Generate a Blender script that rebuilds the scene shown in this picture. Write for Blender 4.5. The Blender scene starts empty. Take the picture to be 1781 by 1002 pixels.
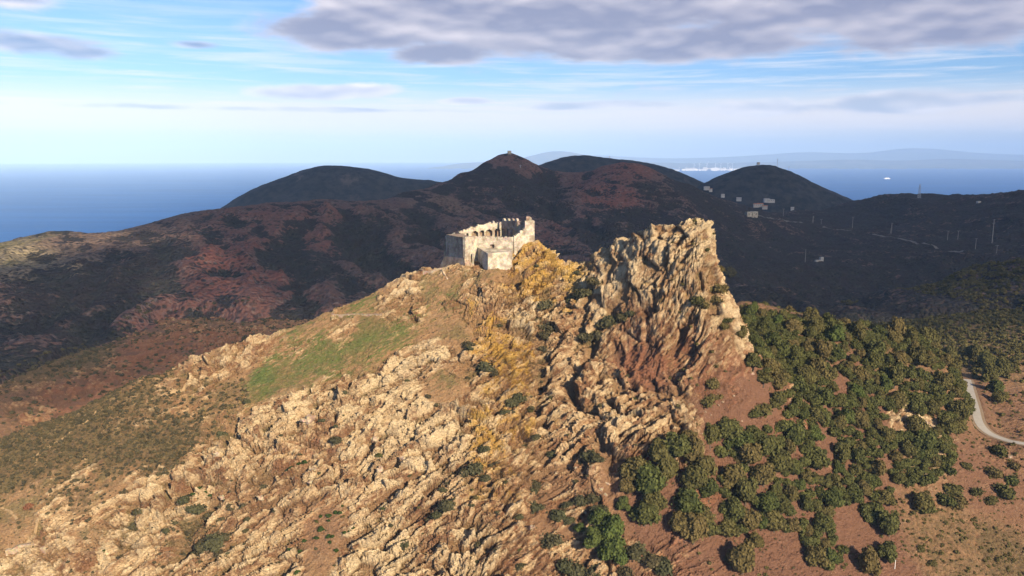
import bpy, math, random
import numpy as np

# ------------------------------------------------------------------ camera, world, sun, exposure
SC = bpy.context.scene
COL = SC.collection
F = 1371.0; PITCH = math.radians(9.44); CAMZ = 440.0
cam = bpy.data.cameras.new('camera')
cam.sensor_width = 36.0; cam.lens = 36.0 * F / 1781.0
cam.clip_start = 1.0; cam.clip_end = 400000.0
camo = bpy.data.objects.new('camera', cam); COL.objects.link(camo)
camo.location = (0, 0, CAMZ); camo.rotation_euler = (math.pi / 2 - PITCH, 0, 0)
SC.camera = camo

SUN_AZ = math.radians(148.0)      # clockwise from the viewing direction (+Y)
SUN_EL = math.radians(25.0)
SUN_DIR = (math.sin(SUN_AZ) * math.cos(SUN_EL), math.cos(SUN_AZ) * math.cos(SUN_EL), math.sin(SUN_EL))
sun = bpy.data.lights.new('sun', 'SUN'); sun.energy = 5.0; sun.angle = math.radians(0.5)
sun.color = (1.0, 0.82, 0.58)
suno = bpy.data.objects.new('sun', sun); COL.objects.link(suno)
suno.rotation_euler = (math.pi / 2 - SUN_EL, 0, math.pi - SUN_AZ)

SC.view_settings.view_transform = 'Standard'; SC.view_settings.look = 'None'
SC.view_settings.exposure = 0.9; SC.view_settings.gamma = 1.0
SC.cycles.max_bounces = 5; SC.cycles.diffuse_bounces = 2; SC.cycles.transparent_max_bounces = 8
SC.cycles.volume_bounces = 2

class N:
    """tiny node helper: builds math on sockets"""
    def __init__(s, tree): s.t = tree
    def new(s, typ, **kw):
        n = s.t.nodes.new(typ)
        for k, v in kw.items(): setattr(n, k, v)
        return n
    def put(s, sock, v):
        if isinstance(v, bpy.types.NodeSocket): s.t.links.new(v, sock)
        elif isinstance(v, (tuple, list)):
            v = tuple(v)
            if sock.type == 'RGBA' and len(v) == 3: v = v + (1,)
            sock.default_value = v
        else: sock.default_value = v
    def m(s, op, a, b=0.0, c=0.0, clamp=False):
        n = s.new('ShaderNodeMath', operation=op, use_clamp=clamp)
        s.put(n.inputs[0], a); s.put(n.inputs[1], b); s.put(n.inputs[2], c)
        return n.outputs[0]
    def ss(s, v, a, b, lo=0.0, hi=1.0):
        n = s.new('ShaderNodeMapRange', interpolation_type='SMOOTHSTEP')
        s.put(n.inputs[0], v); s.put(n.inputs[1], a); s.put(n.inputs[2], b); s.put(n.inputs[3], lo); s.put(n.inputs[4], hi)
        return n.outputs[0]
    def mix(s, f, a, b, mode='MIX'):
        n = s.new('ShaderNodeMix', data_type='RGBA', blend_type=mode)
        s.put(n.inputs[0], f); s.put(n.inputs[6], a); s.put(n.inputs[7], b)
        return n.outputs[2]
    def noise(s, vec, scale, detail=4, rough=0.55, dist=0.0):
        n = s.new('ShaderNodeTexNoise'); s.put(n.inputs['Vector'], vec)
        n.inputs['Scale'].default_value = scale; n.inputs['Detail'].default_value = detail
        n.inputs['Roughness'].default_value = rough; n.inputs['Distortion'].default_value = dist
        return n.outputs[0]
    def voro(s, vec, scale, feature='F1', out='Distance', rnd=1.0):
        n = s.new('ShaderNodeTexVoronoi', feature=feature); s.put(n.inputs['Vector'], vec)
        n.inputs['Scale'].default_value = scale; n.inputs['Randomness'].default_value = rnd
        return n.outputs[out]
    def mapv(s, vec, loc=(0, 0, 0), rot=(0, 0, 0), scale=(1, 1, 1)):
        n = s.new('ShaderNodeMapping'); s.put(n.inputs[0], vec)
        n.inputs[1].default_value = loc; n.inputs[2].default_value = rot; n.inputs[3].default_value = scale
        return n.outputs[0]
    def attr(s, name, out='Fac'):
        n = s.new('ShaderNodeAttribute'); n.attribute_name = name; return n.outputs[out]
    def xyz(s, x, y, z):
        n = s.new('ShaderNodeCombineXYZ'); s.put(n.inputs[0], x); s.put(n.inputs[1], y); s.put(n.inputs[2], z); return n.outputs[0]

def build_world():
    w = bpy.data.worlds.new('World'); SC.world = w; w.use_nodes = True
    t = w.node_tree; t.nodes.clear(); n = N(t)
    sky = n.new('ShaderNodeTexSky', sky_type='NISHITA', sun_disc=False, sun_elevation=SUN_EL, sun_rotation=SUN_AZ,
                altitude=440.0, air_density=1.0, dust_density=0.6, ozone_density=2.5)
    base = n.mix(1.0, sky.outputs[0], (0.086, 0.112, 0.150), 'MULTIPLY')
    tc = n.new('ShaderNodeTexCoord'); sep = n.new('ShaderNodeSeparateXYZ'); t.links.new(tc.outputs['Generated'], sep.inputs[0])
    x, y, z = sep.outputs
    az = n.m('MULTIPLY', n.m('ARCTAN2', x, y), 57.2958)
    el = n.m('MULTIPLY', n.m('ARCSINE', z), 57.2958)
    # soft billows, stretched along the horizon
    p = n.xyz(n.m('MULTIPLY', az, 0.21), n.m('MULTIPLY', el, 0.60), 3.3)
    p2 = n.xyz(n.m('MULTIPLY', az, 0.21), n.m('MULTIPLY', n.m('ADD', el, 0.45), 0.60), 3.3)
    fb = n.noise(p, 1.0, 8, 0.56, 0.25)
    fb2 = n.noise(p2, 0.7, 2, 0.5, 0.1)
    fbl = n.noise(p, 0.7, 2, 0.5, 0.1)
    wisp = n.noise(n.xyz(n.m('MULTIPLY', az, 0.10), n.m('MULTIPLY', el, 1.9), 8.1), 1.0, 6, 0.6, 0.4)
    def blob(px, py, rx, ry, tilt=0.0):
        a = (px - 890.5) / F; b = (501 - py) / F
        d = (a, math.cos(PITCH) + b * math.sin(PITCH), -math.sin(PITCH) + b * math.cos(PITCH))
        a0 = math.degrees(math.atan2(d[0], d[1])); e0 = math.degrees(math.asin(d[2] / math.sqrt(sum(k * k for k in d))))
        ra = math.degrees(rx / F) / (1 + a * a); re = math.degrees(ry / F) / math.sqrt(1 + a * a)
        da = n.m('SUBTRACT', az, a0)
        de = n.m('SUBTRACT', n.m('SUBTRACT', el, e0), n.m('MULTIPLY', da, tilt))
        d = n.m('SQRT', n.m('ADD', n.m('POWER', n.m('DIVIDE', da, ra), 2.0), n.m('POWER', n.m('DIVIDE', de, re), 2.0)))
        return n.m('SUBTRACT', 1.0, d)
    def cmb(bl):
        m = bl[0]
        for b in bl[1:]: m = n.m('SMOOTH_MAX', m, b, 0.25)
        return n.m('MAXIMUM', m, -1.0)
    big = cmb([blob(1050, -60, 520, 185), blob(1500, -60, 620, 165, -0.004), blob(800, -10, 330, 120), blob(600, 55, 190, 48), blob(760, 95, 120, 24), blob(1150, 75, 330, 42), blob(1650, 40, 330, 50)])
    left = cmb([blob(60, 75, 170, 27, -0.05), blob(150, 92, 110, 18), blob(10, -5, 110, 28), blob(345, 78, 55, 9)])
    small = cmb([blob(560, 160, 165, 17, 0.03), blob(810, 176, 70, 9)])
    band = cmb([blob(1560, 180, 420, 22, 0.015), blob(1000, 185, 190, 10), blob(500, 190, 560, 6)])
    fo = n.m('SUBTRACT', fb, 0.5); fo2 = n.m('SUBTRACT', fb2, 0.5); fol = n.m('SUBTRACT', fbl, 0.5); wo = n.m('SUBTRACT', wisp, 0.5)
    shade = (0.33, 0.35, 0.50); lit = (0.98, 0.90, 0.94)
    def layer(col, mask, amp, lo, hi, shade_c, lit_c, op=1.0, ltbias=0.35, k=2.2):
        d = n.m('ADD', mask, n.m('MULTIPLY', fo, amp))
        d2 = n.m('ADD', mask, n.m('MULTIPLY', fo2, amp))
        a = n.m('MULTIPLY', n.ss(d, lo, hi), op)
        dl = n.m('ADD', mask, n.m('MULTIPLY', fol, amp))
        l = n.m('ADD', n.m('MULTIPLY', n.m('SUBTRACT', dl, d2), k), n.m('ADD', ltbias, n.m('MULTIPLY', fo, 1.1)), clamp=True)
        thin = n.ss(d, lo, hi + 0.35, 0.55, 0.0)
        l = n.m('ADD', l, thin, clamp=True); l = n.m('MULTIPLY', l, n.ss(n.noise(p, 3.0, 6, .6), .25, .6, .75, 1.0))
        return n.mix(a, col, n.mix(l, shade_c, lit_c))
    # thin veils and the white haze bank low over the horizon
    veil = n.m('MULTIPLY', n.ss(wo, -0.08, 0.22), n.ss(el, 13, 3.5))
    c = n.mix(n.m('MULTIPLY', veil, 0.8), base, (1.0, 1.0, 1.02))
    lowbank = n.m('MULTIPLY', n.ss(n.m('ADD', el, n.m('MULTIPLY', wo, 4.5)), 5.0, 2.8), n.ss(n.m('ADD', el, n.m('MULTIPLY', fo, 0.5)), 1.2, 2.2, 0.62, 1.0))
    c = n.mix(n.m('MULTIPLY', lowbank, 0.85), c, (1.16, 1.02, 0.94))
    c = layer(c, band, 2.0, 0.05, 0.6, (0.50, 0.58, 0.74), (1.05, 1.0, 1.03), 0.85, 0.35, 2.5)
    c = layer(c, n.m('MULTIPLY', small, 1.5), 1.9, 0.0, 0.6, (0.62, 0.66, 0.82), (1.15, 1.08, 1.06), 0.95, 0.5, 2.5)
    c = layer(c, left, 1.5, 0.02, 0.75, (0.20, 0.32, 0.58), lit, 0.9, 0.25, 3.0)
    c = layer(c, n.m('MULTIPLY', big, 2.0), 2.1, 0.05, 0.8, shade, lit, 0.97, 0.16, 1.3)
    bg = n.new('ShaderNodeBackground'); out = n.new('ShaderNodeOutputWorld')
    t.links.new(c, bg.inputs[0]); bg.inputs[1].default_value = 0.58
    t.links.new(bg.outputs[0], out.inputs[0])
build_world()

# ------------------------------------------------------------------ numeric helpers
rng = np.random.RandomState(7)
PERM = np.random.RandomState(11).permutation(256).astype(np.int32)
PERM = np.concatenate([PERM, PERM, PERM])
_g = np.random.RandomState(12).normal(size=(256, 3)); GRAD = (_g / np.linalg.norm(_g, axis=1)[:, None]).astype(np.float32)
RND3 = np.random.RandomState(13).rand(256, 3).astype(np.float32)

def perlin(x, y, z):
    xi = np.floor(x).astype(np.int32); yi = np.floor(y).astype(np.int32); zi = np.floor(z).astype(np.int32)
    xf = (x - xi).astype(np.float32); yf = (y - yi).astype(np.float32); zf = (z - zi).astype(np.float32)
    u = xf * xf * xf * (xf * (xf * 6 - 15) + 10); v = yf * yf * yf * (yf * (yf * 6 - 15) + 10); w = zf * zf * zf * (zf * (zf * 6 - 15) + 10)
    r = 0
    for dx in (0, 1):
        px = PERM[(xi + dx) & 255]; wx = u if dx else 1 - u
        for dy in (0, 1):
            py = PERM[px + ((yi + dy) & 255)]; wy = v if dy else 1 - v
            for dz in (0, 1):
                g = GRAD[PERM[py + ((zi + dz) & 255)]]
                r = r + wx * wy * (w if dz else 1 - w) * (g[..., 0] * (xf - dx) + g[..., 1] * (yf - dy) + g[..., 2] * (zf - dz))
    return r * 1.5

def fbm(x, y, z, oct=4, gain=0.5, ridged=False):
    r = 0; a = 1.0; t = 0.0
    for i in range(oct):
        n_ = perlin(x * 2.03 ** i + 17.3 * i, y * 2.03 ** i + 5.1 * i, z * 2.03 ** i + 9.7 * i)
        if ridged: n_ = 1 - 2 * np.abs(n_)
        r = r + a * n_; t += a; a *= gain
    return r / t

def cells(x, y, z, tilt=False):
    """3D cellular noise: distance to the nearest and second nearest point, id of the nearest"""
    xi = np.floor(x - 0.5).astype(np.int32); yi = np.floor(y - 0.5).astype(np.int32); zi = np.floor(z - 0.5).astype(np.int32)
    f1 = np.full(x.shape, 9.0, np.float32); f2 = f1.copy(); idn = np.zeros(x.shape, np.int32); tl = np.zeros(x.shape, np.float32)
    for dx in (0, 1):
        for dy in (0, 1):
            for dz in (0, 1):
                h = PERM[PERM[PERM[(xi + dx) & 255] + ((yi + dy) & 255)] + ((zi + dz) & 255)]
                o = RND3[h]
                ex = xi + dx + 0.2 + 0.6 * o[..., 0] - x; ey = yi + dy + 0.2 + 0.6 * o[..., 1] - y; ez = zi + dz + 0.2 + 0.6 * o[..., 2] - z
                d = np.sqrt(ex * ex + ey * ey + ez * ez).astype(np.float32)
                near = d < f1; tl = np.where(near, GRAD[h][..., 0] * ex + GRAD[h][..., 1] * ey + GRAD[h][..., 2] * ez, tl)
                f2 = np.where(near, f1, np.minimum(f2, d)); idn = np.where(near, h, idn); f1 = np.where(near, d, f1)
    return (f1, f2, idn, tl) if tilt else (f1, f2, idn)

def sstep(a, b, x):
    t = np.clip((x - a) / (b - a), 0, 1); return t * t * (3 - 2 * t)

def ray(px, py):
    a = (px - 890.5) / F; b = (501.0 - py) / F
    return a, math.cos(PITCH) + b * math.sin(PITCH), -math.sin(PITCH) + b * math.cos(PITCH)

def W(px, py, Y):
    """the point of the place seen at (px, py) of the 1781 px photograph, Y metres ahead"""
    dx, dy, dz = ray(px, py); t = Y / dy
    return (dx * t, Y, CAMZ + dz * t)

# ------------------------------------------------------------------ the landform: scattered heights
CP = []
def row(py, *pairs):
    for px, Y in pairs: CP.append(W(px, py, Y))
def pts(*tr):
    for px, py, Y in tr: CP.append(W(px, py, Y))
# front face of the castle hill, row by row
row(1150, (-150, 205), (0, 212), (300, 208), (600, 205), (850, 205), (1150, 210), (1350, 222), (1550, 235), (1781, 250), (2000, 262))
row(1002, (-120, 238), (0, 242), (150, 240), (300, 236), (450, 235), (600, 234), (720, 233), (850, 232), (960, 240), (1150, 242), (1350, 252), (1550, 268), (1781, 288), (1950, 300))
row(900, (-100, 262), (0, 262), (100, 258), (200, 254), (300, 252), (400, 251), (500, 250), (600, 248), (700, 248), (800, 248), (900, 250), (960, 257), (1100, 256), (1300, 270), (1500, 288), (1650, 300), (1781, 312), (1950, 322))
row(800, (0, 287), (100, 281), (200, 276), (270, 274), (350, 272), (425, 270), (500, 268), (575, 268), (650, 267), (725, 265), (800, 264), (880, 266), (940, 275), (1000, 272), (1060, 266), (1150, 268), (1250, 280), (1400, 296), (1550, 315), (1700, 335), (1800, 345), (1950, 352))
row(700, (250, 299), (325, 300), (400, 299), (475, 294), (550, 292), (625, 291), (700, 290), (800, 287), (840, 288), (880, 290), (940, 296), (1000, 292), (1080, 286), (1150, 282), (1210, 280), (1260, 286), (1310, 292), (1400, 318), (1500, 338), (1600, 356))
row(650, (320, 313), (420, 312), (520, 309), (620, 306), (720, 301), (800, 298), (860, 299), (900, 303), (942, 307), (1000, 302), (1080, 296), (1180, 290), (1250, 289), (1300, 294), (1400, 334), (1500, 352), (1600, 372))
row(600, (455, 329), (520, 325), (600, 320), (700, 315), (780, 311), (850, 308), (900, 312), (945, 318), (1000, 313), (1100, 307), (1180, 301), (1250, 297), (1290, 301), (1400, 358), (1500, 372), (1600, 388))
row(540, (650, 336), (740, 332), (820, 328), (880, 327), (915, 327), (948, 331), (1000, 324), (1060, 317), (1120, 308), (1200, 300), (1255, 298), (1275, 303))
row(467, (768, 350), (785, 347), (800, 344))
pts((805, 473, 341), (825, 470, 343), (838, 472, 341), (849, 477, 335), (870, 476, 337), (890, 470, 342))
row(482, (715, 347), (760, 345), (800, 340), (850, 333), (875, 335), (900, 338), (935, 337), (975, 341), (1020, 332), (1060, 322), (1100, 312), (1150, 306), (1180, 303), (1225, 300), (1252, 304))
row(430, (1060, 331), (1100, 320), (1150, 311), (1200, 304), (1235, 304))
# skyline of the hill, left to right
ridge = [(-120, 815, 292), (0, 766, 300), (60, 744, 304), (150, 710, 309), (230, 667, 314), (330, 632, 320), (380, 606, 326), (440, 596, 331), (500, 576, 335), (560, 551, 339), (610, 531, 343), (660, 505, 347), (700, 481, 350), (740, 467, 353),
         (985, 460, 347), (1030, 443, 340), (1070, 418, 331), (1110, 398, 322), (1150, 391, 315), (1185, 395, 309), (1212, 395, 307), (1238, 398, 306)]
pts(*ridge)
pts((920, 420, 353), (950, 428, 350), (972, 455, 349), (935, 422, 353), (900, 436, 349), (895, 462, 347), (935, 450, 345))
# right flank of the crag: nearly vertical
pts((1250, 450, 308), (1262, 480, 309), (1278, 532, 309), (1290, 560, 306), (1305, 610, 302), (1318, 660, 297), (1330, 700, 296))
for q in [(84, 322, 384), (96, 322, 362), (90, 340, 366), (72, 334, 396), (60, 352, 384), (40, 365, 378), (20, 366, 388), (108, 310, 352), (80, 370, 352), (40, 400, 345), (78, 318, 406), (66, 322, 408), (52, 324, 407)]: CP.append(q)
for q in [(-27, 356, 391), (-27, 370, 390), (-10, 355, 396), (-10, 372, 396), (5, 360, 399), (5, 376, 396), (-36, 352, 389), (-40, 372, 378), (16, 372, 390), (0, 395, 362), (-25, 398, 356), (10, 357, 401.5)]: CP.append(q)
for px, py, Y in ridge[:14]:
    x, y, z = W(px, py, Y); CP.append((x, y + 22, z - 10)); CP.append((x - 8, y + 60, z - 45))
# wooded shoulder right of the crag, its skyline and far side
pts((1290, 524, 392), (1340, 533, 392), (1400, 548, 392), (1450, 562, 394), (1520, 576, 398), (1600, 603, 402), (1650, 640, 398), (1684, 690, 384), (1600, 800, 322), (1640, 740, 352), (1690, 752, 366), (1500, 620, 362))
for q in [(118, 430, 345), (170, 440, 332), (220, 445, 318), (240, 420, 312), (120, 480, 310), (200, 490, 290)]: CP.append(q)
# the road's valley
ROADPX = [(1900, 790, 342), (1781, 772, 354), (1745, 764, 361), (1718, 752, 370), (1703, 735, 381), (1696, 710, 399), (1688, 682, 424), (1682, 660, 450), (1672, 640, 482)]
for q in ROADPX: CP.append(W(*q))
# slope beyond the road
pts((1740, 700, 414), (1781, 735, 384), (1781, 690, 424), (1740, 650, 470), (1781, 640, 486), (1700, 610, 520), (1781, 600, 540), (1640, 580, 575), (1560, 565, 620), (1700, 560, 590), (1781, 550, 610), (1500, 552, 720), (1440, 553, 800),
    (1520, 530, 775), (1600, 508, 765), (1700, 486, 755), (1781, 472, 750), (1950, 450, 740), (1900, 600, 540), (1900, 700, 420))
for px, py, Y in [(1520, 530, 830), (1600, 508, 840), (1700, 486, 850), (1781, 472, 860), (1950, 450, 860)]:
    x, y, z = W(px, py, Y - 70); CP.append((x, Y + 20, z - 35))
# the dark valley and hill on the right
pts((1290, 520, 760), (1350, 525, 900), (1400, 540, 960), (1300, 470, 1020), (1350, 470, 1080), (1428, 460, 1150), (1500, 500, 1050), (1500, 440, 1260), (1600, 470, 1080), (1700, 440, 1120), (1781, 420, 1180), (1900, 400, 1200), (1300, 420, 1340), (1400, 412, 1450),
    (1310, 374, 1780), (1330, 384, 1700), (1400, 372, 1850), (1450, 362, 1980), (1500, 356, 2050), (1560, 349, 1950), (1600, 346, 1880), (1650, 341, 1800), (1700, 339, 1720), (1781, 335, 1600), (1900, 325, 1500), (2100, 310, 1400), (1550, 400, 1540), (1700, 390, 1400), (1781, 375, 1350))
# mountain on the left and in the middle
sky2 = [(-250, 445, 820), (-120, 440, 860), (0, 427, 900), (80, 405, 930), (120, 404, 940), (160, 410, 960), (190, 407, 990), (250, 392, 1060), (310, 377, 1110), (380, 369, 1160), (440, 359, 1200), (500, 353, 1210), (570, 348, 1200), (620, 352, 1230), (700, 336, 1330), (760, 320, 1420),
        (800, 304, 1490), (840, 285, 1560), (870, 269, 1600), (886, 266, 1610), (905, 273, 1610), (935, 290, 1640), (965, 303, 1660), (1010, 301, 1600), (1050, 290, 1540), (1080, 284, 1510), (1112, 288, 1490), (1150, 304, 1480), (1200, 322, 1520), (1260, 347, 1620), (1290, 362, 1700)]
pts(*sky2)
for px, py, Y in sky2:
    x, y, z = W(px, py, Y); k = 1 + 90 / Y
    CP.append((x * k, y + 90, z - 22)); CP.append((x * 1.25, y + 420, z - 160)); CP.append((x * 1.6, y + 950, -20))
for px, py, Y in [(1400, 372, 1850), (1500, 356, 2050), (1600, 346, 1880), (1700, 339, 1720), (1781, 335, 1600), (1900, 325, 1500), (2100, 310, 1400)]:
    x, y, z = W(px, py, Y); CP.append((x * 1.05, y + 120, z - 30)); CP.append((x * 1.2, y + 500, z - 190)); CP.append((x * 1.5, y + 1100, -30))
pts((-200, 640, 430), (0, 720, 400), (100, 700, 430), (200, 650, 470), (-100, 560, 600), (0, 600, 560), (0, 520, 700), (100, 600, 570), (100, 480, 770), (200, 540, 650), (300, 600, 540), (300, 500, 720), (300, 430, 880), (200, 440, 850), (420, 560, 620), (430, 480, 760), (420, 410, 960),
    (550, 515, 720), (520, 440, 880), (540, 390, 1010), (640, 470, 860), (620, 400, 1010), (700, 440, 920), (700, 380, 1130), (780, 430, 960), (800, 360, 1260), (850, 320, 1400), (890, 300, 1500), (900, 360, 1320), (900, 420, 1120), (960, 400, 1220), (960, 350, 1400), (1000, 440, 1080),
    (1040, 370, 1270), (1100, 320, 1390), (1080, 410, 1130), (1160, 400, 1170), (1180, 350, 1370), (1240, 380, 1400), (1250, 440, 1150), (1000, 330, 1500), (940, 325, 1540))
for q in [(-400, 150, 250), (420, 150, 200), (0, 120, 200), (-500, 300, 200), (600, 350, 260)]: CP.append(q)
CP = np.array(CP, np.float64)
_d = np.sqrt(((CP[:, None, :2] - CP[None, :, :2]) ** 2).sum(-1) + 16.0)
_n = len(CP)
_A = np.zeros((_n + 3, _n + 3)); _A[:_n, :_n] = _d + np.eye(_n) * -0.6
_P = np.c_[np.ones(_n), CP[:, :2] / 1000]; _A[:_n, _n:] = _P; _A[_n:, :_n] = _P.T
_w = np.linalg.solve(_A, np.r_[CP[:, 2], 0, 0, 0])
def H(x, y):
    x = np.asarray(x, np.float64); y = np.asarray(y, np.float64); sh = x.shape; x = x.ravel(); y = y.ravel(); out = np.empty(x.shape)
    for i in range(0, len(x), 20000):
        a = x[i:i + 20000, None]; b = y[i:i + 20000, None]
        out[i:i + 20000] = np.sqrt((a - CP[None, :, 0]) ** 2 + (b - CP[None, :, 1]) ** 2 + 16.0).dot(_w[:_n]) + _w[_n] + (a[:, 0] * _w[_n + 1] + b[:, 0] * _w[_n + 2]) / 1000
    return out.reshape(sh)
def hits(pp, y0=190.0, y1=2700.0):
    """where the sight lines through the given photo pixels meet the bare landform"""
    Y = y0 * (y1 / y0) ** np.linspace(0, 1, 900); res = []
    D = np.array([ray(px, py) for px, py in pp])
    X = D[:, 0:1] / D[:, 1:2] * Y; Z = CAMZ + D[:, 2:3] / D[:, 1:2] * Y
    G = Z - H(X, np.broadcast_to(Y, X.shape))
    for i in range(len(pp)):
        k = np.argmax(G[i] < 0)
        if G[i, k] >= 0: k = len(Y) - 1
        if k > 0:
            f = G[i, k - 1] / (G[i, k - 1] - G[i, k]); y = Y[k - 1] + (Y[k] - Y[k - 1]) * min(max(f, 0), 1)
        else: y = Y[0]
        res.append((D[i, 0] / D[i, 1] * y, y, CAMZ + D[i, 2] / D[i, 1] * y))
    return np.array(res)

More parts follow.
